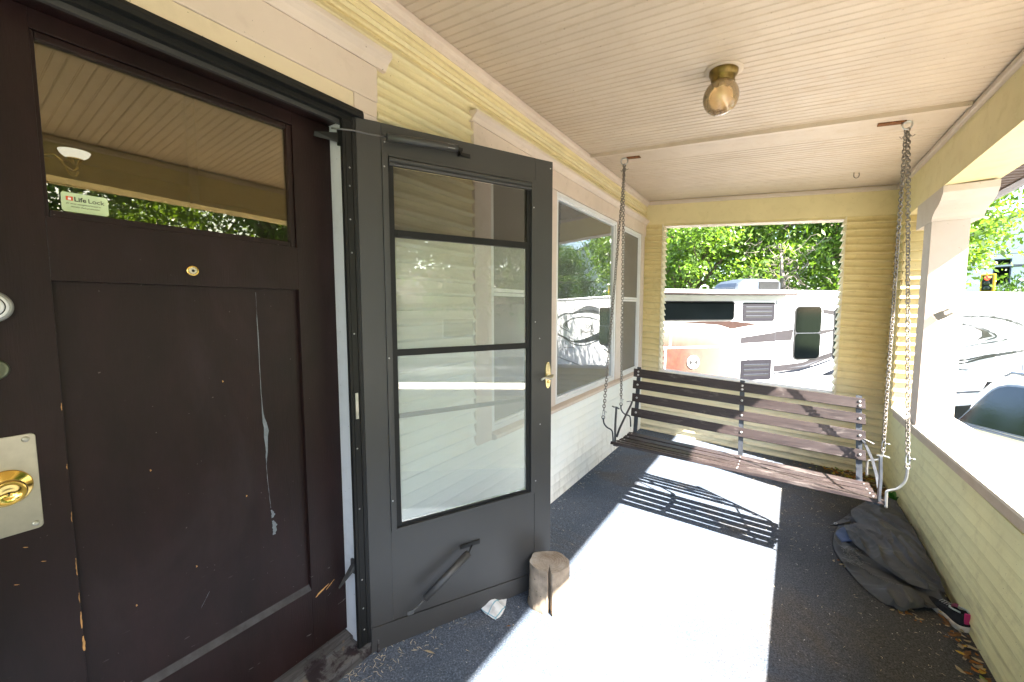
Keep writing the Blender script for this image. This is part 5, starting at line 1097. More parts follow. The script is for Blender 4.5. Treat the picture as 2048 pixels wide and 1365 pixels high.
mb = MB(); mb.tube([(0.010, 0.016, 0.074), (0.000, 0.0265, 0.074), (-0.025, 0.027, 0.080), (-0.050, 0.018, 0.084)], 0.004, 6); mb.tube([(0.010, -0.016, 0.074), (0.000, -0.0265, 0.074), (-0.025, -0.027, 0.080), (-0.050, -0.018, 0.084)], 0.004, 6); mb.build('collar_lining', simple('pale_grey_lining', (0.42, 0.47, 0.46), 0.8), sh)
mb = MB(); mb.box((-0.068, -0.010, 0.040), (-0.060, 0.010, 0.090), bev=0.003); mb.build('heel_tab', simple('pink_tab', (0.55, 0.03, 0.16), 0.6), sh)
mb = MB(); vs, fs = net([[(0.012, 0.014, 0.066), (0.012, 0, 0.070), (0.012, -0.014, 0.066)], [(0.005, 0.013, 0.088), (0.005, 0, 0.092), (0.005, -0.013, 0.088)]], 8, 4); mb.add(vs, fs, 0, True); mb.build('tongue', simple('pink_tongue', (0.40, 0.10, 0.16), 0.8), sh)
mb = MB()
for k in range(4): mb.tube([(0.030+k*0.014, 0.018, 0.062-k*0.003), (0.034+k*0.014, 0, 0.070-k*0.003), (0.030+k*0.014, -0.018, 0.062-k*0.003)], 0.002, 6)
mb.build('laces', simple('grey_laces', (0.3, 0.3, 0.3), 0.9), sh)

# ------------------------------------------------------------------ litter on the floor (nobody could count it)
def flake(mb, x, y, s, mi, h=0.0, asp=0.45, curl=0.35):
    a = random.uniform(0, 2*math.pi); c, s_ = math.cos(a), math.sin(a); z = fl(x)+0.002+h; cu_ = s*curl*random.uniform(0.2, 1)
    L = [(-s, 0, cu_), (-s*0.3, s*asp, 0.3*cu_), (s*0.4, s*asp*0.9, 0), (s, 0, cu_*random.uniform(0.2, 1)), (s*0.4, -s*asp*0.9, 0.1*cu_), (-s*0.3, -s*asp, 0.3*cu_)]
    mb.add([(x+p[0]*c-p[1]*s_, y+p[0]*s_+p[1]*c, z+p[2]) for p in L], [(0, 1, 2, 3), (0, 3, 4, 5)], mi)
leafm = [simple('dry_orange_leaf', (0.26, 0.105, 0.02), 0.8, 0, 0.2, 0.3, 30), simple('dry_tan_leaf', (0.34, 0.28, 0.18), 0.8, 0, 0.2, 0.3, 30), simple('yellow_leaf', (0.50, 0.34, 0.05), 0.7, 0, 0.2, 0.3, 30), simple('brown_leaf', (0.16, 0.08, 0.03), 0.8, 0, 0.2, 0.3, 30), simple('green_leaf_litter', (0.20, 0.28, 0.06), 0.6, 0, 0.3, 0.3, 30)]
mb = MB()
for k in range(420):
    y = random.uniform(1.9, 4.68) if k < 330 else random.uniform(4.0, 4.68); x = 2.112-abs(random.gauss(0, 0.035))-0.012
    flake(mb, x, y, random.uniform(0.008, 0.024), random.choices([0, 1, 2, 3, 4], [4, 4, 2, 3, 0.4])[0], random.uniform(0, 0.022))
for k in range(260):
    x = 2.06-abs(random.gauss(0, 0.17)); y = 4.66-abs(random.gauss(0, 0.22)); flake(mb, x, y, random.uniform(0.010, 0.028), random.choices([0, 1, 2, 3, 4], [5, 2, 3, 2, 3])[0], random.uniform(0, 0.03))
for k in range(90):
    t = random.random(); x = 1.68+0.28*t+random.gauss(0, 0.02); y = 2.95-0.38*t+random.gauss(0, 0.025); flake(mb, x, y, random.uniform(0.006, 0.016), random.choices([0, 1, 2, 3], [2, 4, 1, 2])[0])
o = mb.build('leaf_litter', leafm, recalc=False); tag(o, 'dry orange and tan leaves blown along the foot of the low wall', 'dead leaves', kind='stuff')
strawm = [simple('pale_straw', (0.55, 0.47, 0.33), 0.8), simple('white_crumbs', (0.6, 0.6, 0.58), 0.8), simple('dark_crumbs', (0.05, 0.035, 0.025), 0.9)]
mb = MB()
def straw(x, y, L, mi, h=0):
    a = random.uniform(0, 6.28); c, s_ = math.cos(a), math.sin(a); w = random.uniform(0.0005, 0.0012); z = fl(x)+0.0025+h; bnd = random.uniform(-0.2, 0.2)*L
    mb.add([(x-s_*w, y+c*w, z), (x+s_*w, y-c*w, z), (x+c*L/2-s_*bnd+s_*w, y+s_*L/2+c*bnd-c*w, z+0.002), (x+c*L/2-s_*bnd-s_*w, y+s_*L/2+c*bnd+c*w, z+0.002), (x+c*L, y+s_*L, z+0.001)], [(0, 1, 2, 3), (3, 2, 4)], mi)
for k in range(190): straw(abs(random.gauss(0.05, 0.07))+0.02, random.uniform(0.7, 1.35), random.uniform(0.006, 0.035), 0, random.uniform(0, 0.003))
for k in range(420): straw(random.uniform(0.05, 2.05), random.uniform(0.75, 4.6), random.uniform(0.004, 0.022), random.choice([0, 0, 1]))
for k in range(160): straw(abs(random.gauss(0.0, 0.04))+0.025, random.uniform(1.5, 4.6), random.uniform(0.006, 0.03), random.choice([0, 1]))
for k in range(420): straw(2.08-abs(random.gauss(0, 0.14)), random.uniform(1.7, 4.4), random.uniform(0.004, 0.018), random.choice([0, 0, 2]))
for k in range(260): straw(random.uniform(1.1, 1.8), random.uniform(2.9, 4.6), random.uniform(0.008, 0.03), 0)
for k in range(300): flake(mb, random.uniform(0.1, 2.05), random.uniform(0.9, 4.5), random.uniform(0.0012, 0.0038), random.choice([1, 1, 0, 2]))
o = mb.build('floor_debris', strawm, recalc=False); tag(o, 'bits of straw and pale crumbs scattered over the porch carpet', 'debris', kind='stuff')
def fallen(x, y, s, rot, mat, label, asp=0.3, h=0.0):
    mb = MB(); n = 7; L = []
    for i in range(n):
        t = i/(n-1); w = s*asp*math.sin(math.pi*min(0.999, max(0.001, t)))**0.8; L.append(((t-0.5)*2*s, w, 0.35*s*asp*math.cos(t*3)))
    vs = [(a, b, c+0.3*b) for a, b, c in L]+[(a, 0, c-0.001) for a, b, c in L]+[(a, -b, c+0.3*b) for a, b, c in L]
    fs = [(i, i+1, n+i+1, n+i) for i in range(n-1)]+[(n+i, n+i+1, 2*n+i+1, 2*n+i) for i in range(n-1)]
    mb.add(vs, fs, 0, True); mb.tube([(-s, 0, 0.002), (-s*1.3, s*0.05, 0.001)], 0.0008, 4)
    o = mb.build('fallen_leaf', mat, None, (x, y, fl(x)+0.004+h), (0, 0, rot), recalc=False); tag(o, label, 'leaf', 'single dry leaves on the porch floor'); return o
fallen(0.196, 1.111, 0.024, 0.35, leafm[1], 'pale pointed dry leaf lying on shaded carpet in front of the storm door', 0.22)
fallen(2.065, 2.99, 0.032, 1.1, leafm[2], 'large yellow orange leaf stuck up beside the tarp', 0.5, 0.06)
fallen(0.384, 1.412, 0.010, 0.9, leafm[3], 'tiny curled brown leaf at the edge of the sunlit carpet', 0.4)
fallen(1.83, 2.05, 0.016, 1.6, leafm[2], 'small yellow leaf alone on the dark carpet near the low wall', 0.35)
# flower on the cap, weed in the corner
fz_ = czr(4.25)+0.018
fw_ = thing('dandelion', 'tiny yellow flower lying on the wall cap in front of the pier', 'flower', (2.128, 4.22, fz_))
mb = MB()
for k in range(26):
    a = random.uniform(0, 6.28); b = random.uniform(0.1, 1.3); d = Vector((math.cos(a)*math.cos(b), math.sin(a)*math.cos(b), math.sin(b))); s_ = d.cross(Vector((0, 0, 1))).normalized()*0.003
    mb.add([d*0.003-s_*0.3, d*0.003+s_*0.3, d*0.016+s_, d*0.016-s_], [(0, 1, 2, 3)])
o = mb.build('petals', simple('yellow_petal', (0.75, 0.55, 0.02), 0.7), fw_, (0, 0, 0.008), recalc=False)
mb = MB(); mb.tube([(0, 0, 0.008), (0.012, 0.01, 0.003), (0.026, 0.016, 0.002)], 0.0018, 6); mb.build('stem', simple('flower_stem', (0.12, 0.2, 0.05), 0.7), fw_)
wd = thing('weed', 'bright green weed growing in the porch corner behind the tarp', 'plant', (2.085, 4.02, fl(2.08)))
gl_ = simple('weed_leaf', (0.035, 0.16, 0.015), 0.5, 0, 0.4, 0.3, 20)
for k in range(11):
    a = random.uniform(0, 6.28); hgt = random.uniform(0.05, 0.13); mb = MB(); vs = []
    for i in range(6):
        t = i/5; w = 0.016*math.sin(math.pi*(0.08+0.9*t)); rad = 0.05*t**1.3; z = hgt*math.sin(t*1.7); c, s_ = math.cos(a), math.sin(a)
        x_ = min(rad*c, 0.02)
        vs += [(x_-s_*w, rad*s_+c*w, z+0.004), (x_, rad*s_, z), (x_+s_*w, rad*s_-c*w, z+0.004)]
    mb.add(vs, [(i*3+j, i*3+j+1, i*3+j+4, i*3+j+3) for i in range(5) for j in range(2)], 0, True); mb.build('leaf', gl_, wd, recalc=False)

# ------------------------------------------------------------------ motorhome across the drive
RZ = -1.2
rv = thing('motorhome', 'white motorhome with grey swooshes and faded red slide-out beyond the porch opening', 'motorhome', (1.432, 9.5, RZ), R(45))
def V(mb, name, mat, par=None, recalc=True):
    o = mb.build(name, mat, par or rv, recalc=recalc)
    if par is None: o.location = (0, 0, -RZ)
    return o
M['rv_white'] = simple('motorhome_white_gelcoat', (0.78, 0.78, 0.78), 0.25, 0, 0.5, 0.03, 1.0, 30, 0.02)
M['rv_grey'] = simple('grey_brown_decal', (0.026, 0.023, 0.026), 0.35, 0, 0.5, 0.08)
M['rv_dark'] = simple('dark_blue_grey_decal', (0.007, 0.009, 0.016), 0.35, 0, 0.5, 0.08)
M['rv_light'] = simple('light_grey_decal', (0.060, 0.064, 0.075), 0.35, 0, 0.5, 0.08)
M['rv_brown'] = simple('faded_brown_decal', (0.028, 0.013, 0.010), 0.4, 0, 0.5, 0.2)
M['rv_glass'] = simple('tinted_vehicle_glass', (0.0012, 0.0018, 0.002), 0.03, 0, 0.22, 0.1)
M['vent'] = simple('black_vent_plastic', (0.006, 0.005, 0.009), 0.5, 0, 0.4, 0.2)
M['tyre'] = simple('tyre_rubber', (0.02, 0.02, 0.02), 0.8); M['rim'] = simple('wheel_rim', (0.5, 0.5, 0.52), 0.3, 0.9)
V(MB().box((-2.85, 0.0, -0.75), (6.9, 2.45, 1.655), bev=0.03), 'body', M['rv_white'])
V(MB().box((-2.87, -0.02, 1.66), (6.92, 2.47, 1.705), bev=0.01), 'roof_rim', M['rv_white'])
V(MB().box((-2.86, -0.026, 1.676), (6.91, -0.021, 1.694)), 'gutter_line', M['rv_dark'])
V(MB().box((-2.85, 0.1, 1.706), (6.9, 2.35, 1.74), bev=0.02), 'roof', M['rv_white'])
V(MB().box((-2.80, -0.055, -0.42), (-0.335, -0.002, 1.530), bev=0.008), 'slide_out', M['rv_white'])
mb = MB(); mb.hexa([(-2.82, -0.20, 1.640), (-0.06, -0.20, 1.640), (-0.06, -0.022, 1.640), (-2.82, -0.022, 1.640)], [(-2.82, -0.19, 1.672), (-0.08, -0.19, 1.672), (-0.06, -0.028, 1.690), (-2.82, -0.028, 1.690)]); V(mb, 'slide_awning', M['rv_white'])
V(MB().tube([(-2.82, -0.20, 1.648), (-0.06, -0.20, 1.648)], 0.022, 10), 'awning_roller', simple('brown_roller', (0.04, 0.028, 0.025), 0.5))
def rrect(x0, x1, z0, z1, r, k=4):
    pts = []
    for cx, cz, a0 in ((x1-r, z1-r, 0), (x0+r, z1-r, 90), (x0+r, z0+r, 180), (x1-r, z0+r, 270)):
        for i in range(k+1): a = R(a0+90*i/k); pts.append((cx+r*math.cos(a), cz+r*math.sin(a)))
    return pts
def plate_(poly, y0, y1, name, mat, par=None): mb = MB(); mb.prism(poly, lambda a, b: (a, y0, b), lambda a, b: (a, y1, b)); return V(mb, name, mat, par)
def rvwin(x0, x1, z0, z1, r, yb, mid=None):
    w = plate_(rrect(x0, x1, z0, z1, r), yb-0.014, yb, 'window', M['black'])
    mb = MB(); mb.prism(rrect(x0+0.02, x1-0.02, (mid+0.008) if mid else z0+0.02, z1-0.02, max(0.01, r-0.02)), lambda a, b: (a, yb-0.018, b), lambda a, b: (a, yb-0.0145, b)); V(mb, 'pane', M['rv_glass'], w)
    if mid:
        mb = MB(); mb.prism(rrect(x0+0.02, x1-0.02, z0+0.02, mid-0.006, max(0.01, r-0.02)), lambda a, b: (a, yb-0.018, b), lambda a, b: (a, yb-0.0145, b)); V(mb, 'pane', M['rv_glass'], w)
        V(MB().box((x0+0.015, yb-0.022, mid-0.005), (x1-0.015, yb-0.0145, mid+0.006)), 'window_bar', M['rv_light'], w)
    return w
rvwin(-2.76, -1.255, 1.165, 1.520, 0.07, -0.056)
rvwin(0.135, 0.755, 0.385, 1.430, 0.10, -0.001, 0.905)
rvwin(1.06, 2.20, 0.36, 1.420, 0.10, -0.001, 0.905)
def rvvent(x0, x1, z0, z1, nm='vent'):
    v_ = plate_(rrect(x0, x1, z0, z1, 0.03), -0.066, -0.0555, nm, M['vent'])
    for k in range(3):
        z = z0+(z1-z0)*(0.26+0.24*k); mb = MB(); mb.hexa([(x0+0.06, -0.073, z), (x1-0.06, -0.073, z), (x1-0.06, -0.0665, z), (x0+0.06, -0.0665, z)], [(x0+0.06, -0.068, z+0.020), (x1-0.06, -0.068, z+0.020), (x1-0.06, -0.0665, z+0.020), (x0+0.06, -0.0665, z+0.020)]); V(mb, 'slat', M['rv_dark'], v_)
        V(MB().box((x0+0.06, -0.0672, z-0.024), (x1-0.06, -0.0663, z-0.004)), 'slot', M['black'], v_)
    return v_
rvvent(-1.075, -0.385, 1.150, 1.495); rvvent(-1.07, -0.40, 0.035, 0.420, 'lower_vent')
def decal(poly, mat, yb=0.0, name='stripe'): return plate_(poly, yb-0.0030, yb-0.0010, name, mat)
SO = -0.055
decal([(-2.78, 1.135), (-1.9, 1.150), (-1.26, 1.150), (-0.68, 1.096), (-1.30, 1.010), (-1.55, 1.080), (-2.0, 1.115), (-2.78, 1.125)], M['rv_brown'], SO)
decal([(-1.09, 0.845), (-0.34, 0.935), (-0.34, 0.760), (-1.09, 0.732)], M['rv_grey'], SO)
decal([(-0.325, 0.937), (0.125, 0.985), (0.10, 0.770), (-0.325, 0.762)], M['rv_grey'])
a_ = [(-1.07, 0.672), (-0.85, 0.682), (-0.65, 0.672), (-0.545, 0.635), (-0.60, 0.570), (-0.75, 0.49), (-0.93, 0.428)]; b_ = [(x-0.004, z-0.020) for x, z in a_[::-1]]
mb = MB()
for i in range(len(a_)-1): mb.hexa([(a_[i][0], SO-0.003, a_[i][1]-0.018), (a_[i+1][0], SO-0.003, a_[i+1][1]-0.018), (a_[i+1][0], SO-0.001, a_[i+1][1]-0.018), (a_[i][0], SO-0.001, a_[i][1]-0.018)], [(a_[i][0], SO-0.003, a_[i][1]), (a_[i+1][0], SO-0.003, a_[i+1][1]), (a_[i+1][0], SO-0.001, a_[i+1][1]), (a_[i][0], SO-0.001, a_[i][1])])
V(mb, 'stripe', M['rv_light'])
decal([(-0.325, 0.280), (0.35, 0.330), (1.055, 0.520), (1.055, 0.410), (0.40, 0.205), (-0.325, 0.155)], M['rv_grey'])
decal([(-0.325, 0.115), (0.30, 0.150), (0.75, 0.255), (1.05, 0.345), (1.05, 0.385), (0.60, 0.260), (0.20, 0.190), (-0.325, 0.145)], M['rv_dark'], -0.001)
decal([(0.02, 0.225), (0.40, 0.270), (0.90, 0.400), (0.45, 0.250)], M['rv_light'], -0.002)
decal([(0.47, 0.035), (1.12, 0.100), (1.9, 0.30), (1.9, 0.24), (1.1, 0.055)], M['rv_dark'])
decal([(0.78, 0.05), (1.15, 0.18), (1.9, 0.42), (1.9, 0.36), (1.15, 0.10)], M['rv_dark'])
decal([(0.775, 1.375), (1.055, 1.340), (1.055, 1.250), (0.80, 1.290)], M['rv_grey'])
decal([(0.765, 0.960), (1.055, 0.975), (1.055, 0.930), (0.765, 0.870)], M['rv_grey'])
# long swooshes between the third window and the cab
def swoosh(pts, ws, mat, yb=0.0, nm='swoosh'):
    P_ = resample([Vector((a, 0, b)) for a, b in pts], 40); n = len(P_); mb = MB()
    W_ = resample([Vector((w, 0, 0)) for w in ws], 40)
    L = []
    for i in range(n):
        t = (P_[min(n-1, i+1)]-P_[max(0, i-1)]).normalized(); nn = Vector((-t.z, 0, t.x)); w = max(0.0005, W_[i].x)
        L.append((P_[i]+nn*w/2, P_[i]-nn*w/2))
    for i in range(n-1):
        a, b = L[i]; c, d = L[i+1]
        mb.hexa([(a.x, yb-0.003, a.z), (b.x, yb-0.003, b.z), (d.x, yb-0.003, d.z), (c.x, yb-0.003, c.z)], [(a.x, yb-0.001, a.z), (b.x, yb-0.001, b.z), (d.x, yb-0.001, d.z), (c.x, yb-0.001, c.z)])
    V(mb, nm, mat)
swoosh([(2.25, 1.30), (3.2, 1.36), (4.4, 1.225), (5.2, 1.205), (5.9, 1.09), (6.25, 0.93), (6.0, 0.76), (5.5, 0.66), (5.0, 0.61), (4.5, 0.55)], [0.20, 0.22, 0.045, 0.040, 0.042, 0.045, 0.040, 0.035, 0.025, 0.01], M['rv_light'])
swoosh([(2.25, 1.28), (3.2, 1.32), (4.4, 1.200), (5.2, 1.180), (5.85, 1.075), (6.15, 0.95)], [0.05, 0.05, 0.016, 0.016, 0.016, 0.01], M['rv_dark'], -0.002)
swoosh([(2.25, 1.05), (3.3, 1.12), (4.4, 1.045), (4.9, 0.965), (5.3, 0.84), (5.42, 0.76), (5.2, 0.70), (4.95, 0.66)], [0.03, 0.05, 0.045, 0.045, 0.05, 0.05, 0.03, 0.01], M['rv_light'])
decal([(4.65, 0.985), (4.9, 0.945), (5.15, 0.87), (5.33, 0.765), (5.10, 0.735), (4.80, 0.675), (5.0, 0.78), (4.98, 0.88)], M['rv_grey'], -0.001)
swoosh([(2.2, 0.62), (3.2, 0.40), (4.4, 0.265), (5.2, 0.35), (6.8, 0.50)], [0.20, 0.14, 0.05, 0.03, 0.02], M['rv_dark'])
swoosh([(2.2, 0.50), (3.3, 0.24), (4.4, 0.19), (5.2, 0.31), (6.8, 0.47)], [0.04, 0.03, 0.035, 0.05, 0.02], M['rv_dark'], -0.001)
swoosh([(4.3, 0.345), (4.7, 0.385), (5.1, 0.43)], [0.02, 0.02, 0.003], M['rv_grey'])
swoosh([(4.3, 0.08), (4.8, 0.03), (5.3, -0.03)], [0.02, 0.015, 0.01], M['rv_dark'])
text_part('lettering', 'Jayco', 0.30, M['rv_grey'], rv, (2.60, -0.002, 0.76-RZ), (R(90), 0, 0), 0.0008, 0.006, 1.15, 0.25)
text_part('lettering', 'GREYHAWK', 0.17, M['rv_grey'], rv, (2.62, -0.002, 0.59-RZ), (R(90), 0, 0), 0.0008, 0.004, 1.1)
# sun-faded red lower slide panel with trim strips and a round black-and-white cap
def fade_mat():
    m, nt, out = new_mat('sun_faded_red_panel'); tc = nt.nodes.new('ShaderNodeTexCoord'); s = nt.nodes.new('ShaderNodeSeparateXYZ'); nt.links.new(tc.outputs['Object'], s.inputs[0])
    mr = nt.nodes.new('ShaderNodeMapRange'); mr.inputs[1].default_value = -2.45; mr.inputs[2].default_value = -1.15; mr.inputs[3].default_value = 1.0; mr.inputs[4].default_value = 0
    nt.links.new(s.outputs[0], mr.inputs[0])
    mz = nt.nodes.new('ShaderNodeMapRange'); mz.inputs[1].default_value = 0.70; mz.inputs[2].default_value = 0.98; mz.inputs[3].default_value = 1; mz.inputs[4].default_value = 0
    nt.links.new(s.outputs[2], mz.inputs[0]); v = coords(nt, 'Object', (1, 1, 0.7))
    n = ramp(nt, noise(nt, v, 3.2, 6, 0.65, 0.5), [(0.25, 0.72), (0.6, 1.0)])
    f = math_n(nt, 'MULTIPLY', math_n(nt, 'MULTIPLY', mr.outputs[0], mz.outputs[0]), n)
    col = mix(nt, ramp(nt, noise(nt, v, 14, 5, 0.7), [(0.4, 0.0), (0.6, 1.0)]), (0.062, 0.009, 0.004), (0.055, 0.020, 0.008))
    principled(nt, out, mix(nt, f, (0.14, 0.10, 0.08), col), 0.5); return m
plate_([(-2.79, -0.40), (-1.12, -0.40), (-1.12, 1.02), (-2.79, 1.02)], -0.0590, -0.0565, 'faded_panel', fade_mat())
V(MB().box((-2.79, -0.066, 0.668), (-1.12, -0.0595, 0.700)), 'trim_strip', M['rv_white']); V(MB().box((-2.57, -0.066, 0.701), (-2.54, -0.0595, 1.02)), 'trim_strip', M['rv_white']); V(MB().box((-2.66, -0.068, -0.40), (-2.63, -0.0595, 0.667)), 'trim_strip', M['rv_white'])
mb = MB(); mb.lathe([(0.125, 0.0), (0.125, 0.012), (0.112, 0.018), (0.02, 0.020)], 28, org=(-2.08, -0.0600, 0.405), axis='Y'); cp = V(mb, 'round_cap', M['white'])
for sg in (-1, 1): mb = MB(); mb.add([(-2.08+sg*0.015, -0.082, 0.405), (-2.08+sg*0.075, -0.080, 0.465), (-2.08+sg*0.085, -0.080, 0.40), (-2.08+sg*0.07, -0.080, 0.345)], [(0, 1, 2, 3)]); V(mb, 'cap_mark', M['black'], cp)
# seams, roof air conditioner, roof hoop, wheels, cab
for sx in (0.82, 2.3, 4.25, 6.3): V(MB().box((sx-0.004, -0.0022, -0.74), (sx+0.004, -0.0004, 1.64)), 'seam', M['rv_light'])
V(MB().box((-2.84, -0.012, -0.46), (6.88, -0.0005, -0.43)), 'skirt_trim', M['rv_light'])
V(MB().box((-0.345, -0.058, -0.42), (-0.335, -0.0552, 1.53)), 'seam', M['rv_light'])
ac = V(MB(), 'air_conditioner', M['rv_light']) if False else None
rows = []
for s in (-0.95, -0.90, -0.78, -0.62, -0.30, -0.02, 0.04, 0.055):
    k = {-0.95: 0.30, -0.90: 0.62, -0.78: 0.88, -0.62: 1.0, -0.30: 1.0, -0.02: 0.98, 0.04: 0.86, 0.055: 0.5}[s]; h = 0.24*k; w = 0.36*(0.8+0.2*k)
    rows.append([(s, 0.62-w, 1.735), (s, 0.62-w, 1.735+h*0.7), (s, 0.62-w+0.05, 1.735+h*0.95), (s, 0.62-w*0.4, 1.735+h), (s, 0.62+w*0.4, 1.735+h), (s, 0.62+w-0.05, 1.735+h*0.95), (s, 0.62+w, 1.735+h*0.7), (s, 0.62+w, 1.735)])
mb = MB(); n = 8; mb.add([p for r in rows for p in r], [(i*n+k, i*n+k+1, (i+1)*n+k+1, (i+1)*n+k) for i in range(len(rows)-1) for k in range(n-1)], 0, False); mb.add(rows[0]+rows[-1], [tuple(range(8)), tuple(range(15, 7, -1))])
ac = V(mb, 'air_conditioner', simple('grey_roof_unit', (0.045, 0.055, 0.070), 0.45, 0, 0.4, 0.15))
for k in range(9):
    mb = MB(); z = 1.765+0.017*k; mb.box((-0.46, 0.2500, z), (0.0, 0.262, z+0.009)); V(mb, 'grille_slot', M['black'], ac)
mb = MB(); mb.tube([(-1.75, 0.3, 1.70), (-1.70, 0.3, 1.80), (-1.62, 0.3, 1.83), (-1.55, 0.3, 1.80), (-1.56, 0.3, 1.71)], 0.010, 8); V(mb, 'roof_hoop', M['rv_white'])
for sx in (0.2, 5.7):
    for yy in (0.03, 2.12):
        mb = MB(); mb.lathe([(0.18, 0.0), (0.36, 0.01), (0.40, 0.05), (0.40, 0.22), (0.36, 0.26), (0.18, 0.27)], 28, org=(sx+0.0, yy+0.28, -0.80), axis='Y'); w_ = V(mb, 'wheel', M['tyre'])
        mb = MB(); mb.lathe([(0.17, -0.002), (0.15, 0.03), (0.05, 0.04), (0.02, 0.02)], 20, org=(sx, yy+0.28-0.272, -0.80), axis='-Y'); V(mb, 'rim', M['rim'], w_)
V(MB().box((6.95, 0.15, -0.75), (8.6, 2.3, 0.15), bev=0.12), 'cab', M['rv_white']); mb = MB(); mb.hexa([(6.93, 0.2, 0.12), (8.0, 0.2, 0.12), (8.0, 2.25, 0.12), (6.93, 2.25, 0.12)], [(6.93, 0.3, 0.75), (7.4, 0.3, 0.75), (7.4, 2.15, 0.75), (6.93, 2.15, 0.75)]); V(mb, 'windscreen', M['rv_glass'])
V(MB().box((6.91, 0.05, 0.80), (8.3, 2.4, 1.64), bev=0.15), 'overcab_bunk', M['rv_white'])

# ------------------------------------------------------------------ cream suv by the rail
hd = math.atan2(6.226-6.775, 3.390-3.055)
sv = thing('parked_suv', 'cream white suv with roof rack parked outside the low wall', 'car', (3.055, 6.775, RZ), hd)
def U(mb, name, mat, par=None, recalc=True): return mb.build(name, mat, par or sv, recalc=recalc)
M['suv'] = simple('cream_car_paint', (0.74, 0.70, 0.62), 0.22, 0, 0.5, 0.03, 1, 30, 0.01); M['suv'].node_tree.nodes['Principled BSDF'].inputs['Coat Weight'].default_value = 0.6
M['carglass'] = simple('dark_car_glass', (0.004, 0.006, 0.010), 0.01, 0, 0.55, 0.1)
M['trim'] = simple('grey_car_trim', (0.16, 0.19, 0.24), 0.35, 0.2)
# local: x from tail (0) to nose, y from the near side (0) outwards, z from the ground
def sect(x, z0, zb, zr, ins, tum):
    """one cross-section ring: lower body, belt, roof"""
    W_ = 1.95; a, b = ins, W_-ins
    return [(x, a+0.10, z0), (x, a+0.01, z0+0.12), (x, a, (z0+zb)/2-0.05), (x, a+0.015, zb-0.10), (x, a+0.035, zb), (x, a+tum*0.5+0.03, (zb+zr)/2), (x, a+tum, zr-0.055), (x, a+tum+0.10, zr-0.010), (x, a+tum+0.35, zr),
            (x, b-tum-0.35, zr), (x, b-tum-0.10, zr-0.010), (x, b-tum, zr-0.055), (x, b-tum*0.5-0.03, (zb+zr)/2), (x, b-0.035, zb), (x, b-0.015, zb-0.10), (x, b, (z0+zb)/2-0.05), (x, b-0.01, z0+0.12), (x, b-0.10, z0)]
secs = [sect(-0.03, 0.45, 1.20, 1.24, 0.10, 0.06), sect(0.0, 0.40, 1.26, 1.30, 0.03, 0.07), sect(0.10, 0.36, 1.27, 1.70, 0.0, 0.17), sect(0.22, 0.34, 1.27, 1.84, 0.0, 0.18), sect(0.6, 0.34, 1.27, 1.86, 0.0, 0.18), sect(2.6, 0.34, 1.25, 1.86, 0.0, 0.18), sect(3.15, 0.34, 1.24, 1.78, 0.0, 0.18), sect(3.75, 0.34, 1.22, 1.26, 0.0, 0.08), sect(4.2, 0.34, 1.14, 1.18, 0.01, 0.06), sect(4.9, 0.36, 1.03, 1.07, 0.05, 0.06), sect(5.05, 0.42, 0.90, 0.94, 0.14, 0.06)]
n = 18; mb = MB(); mb.add([p for r in secs for p in r], [(i*n+k, i*n+(k+1) % n, (i+1)*n+(k+1) % n, (i+1)*n+k) for i in range(len(secs)-1) for k in range(n)], 0, True); mb.add(secs[0]+secs[-1], [tuple(range(n)), tuple(range(2*n-1, n-1, -1))])
body = U(mb, 'body', M['suv'])
def side_y(z): # tumblehome of the glass zone
    t = max(0, min(1, (z-1.26)/0.56)); return 0.035+0.140*t
def side_glass(poly, nm, mat, off, par=None, flip=False):
    mb = MB(); g = (lambda a, b, o: (a, 1.95-side_y(b)+o, b)) if flip else (lambda a, b, o: (a, side_y(b)-o, b))
    mb.prism(poly, lambda a, b: g(a, b, off), lambda a, b: g(a, b, off-0.012)); return U(mb, nm, mat, par)
def rounded(poly, r=0.05, k=4):
    out = []; m = len(poly)
    for i in range(m):
        p0, p, p1 = Vector((*poly[i-1], 0)), Vector((*poly[i], 0)), Vector((*poly[(i+1) % m], 0)); rr = r[i] if isinstance(r, list) else r
        a = p+(p0-p).normalized()*rr; b = p+(p1-p).normalized()*rr
        for j in range(k+1): t = j/k; q = a*(1-t)**2+p*2*t*(1-t)+b*t*t; out.append((q.x, q.y))
    return out
w1 = [(0.035, 1.285), (1.22, 1.300), (1.22, 1.775), (0.30, 1.760)]
for fl_ in (False, True):
    w_ = side_glass(rounded([(0.015, 1.270), (1.24, 1.285), (1.24, 1.790), (0.285, 1.778)], [0.02, 0.03, 0.03, 0.16]), 'window', M['trim'], 0.012, None, fl_)
    side_glass(rounded(w1, [0.02, 0.02, 0.02, 0.15]), 'pane', M['carglass'], 0.017, w_, fl_)
    w_ = side_glass(rounded([(1.32, 1.285), (2.28, 1.285), (2.28, 1.785), (1.32, 1.790)], 0.03), 'window', M['trim'], 0.012, None, fl_); side_glass(rounded([(1.34, 1.305), (2.26, 1.305), (2.26, 1.765), (1.34, 1.770)], 0.03), 'pane', M['carglass'], 0.017, w_, fl_)
    w_ = side_glass(rounded([(2.36, 1.285), (3.45, 1.285), (3.02, 1.745), (2.36, 1.780)], 0.03), 'window', M['trim'], 0.012, None, fl_); side_glass(rounded([(2.38, 1.305), (3.40, 1.305), (3.0, 1.725), (2.38, 1.760)], 0.03), 'pane', M['carglass'], 0.017, w_, fl_)
U(MB().box((0.0, -0.004, 1.248), (3.5, 0.036, 1.268), bev=0.004), 'belt_moulding', M['trim'])
for x, z0, z1 in ((1.28, 0.45, 1.25), (2.32, 0.45, 1.25), (3.42, 0.5, 1.25)): U(MB().box((x-0.004, -0.0015, z0), (x+0.004, 0.02, z1)), 'door_gap', M['black'])
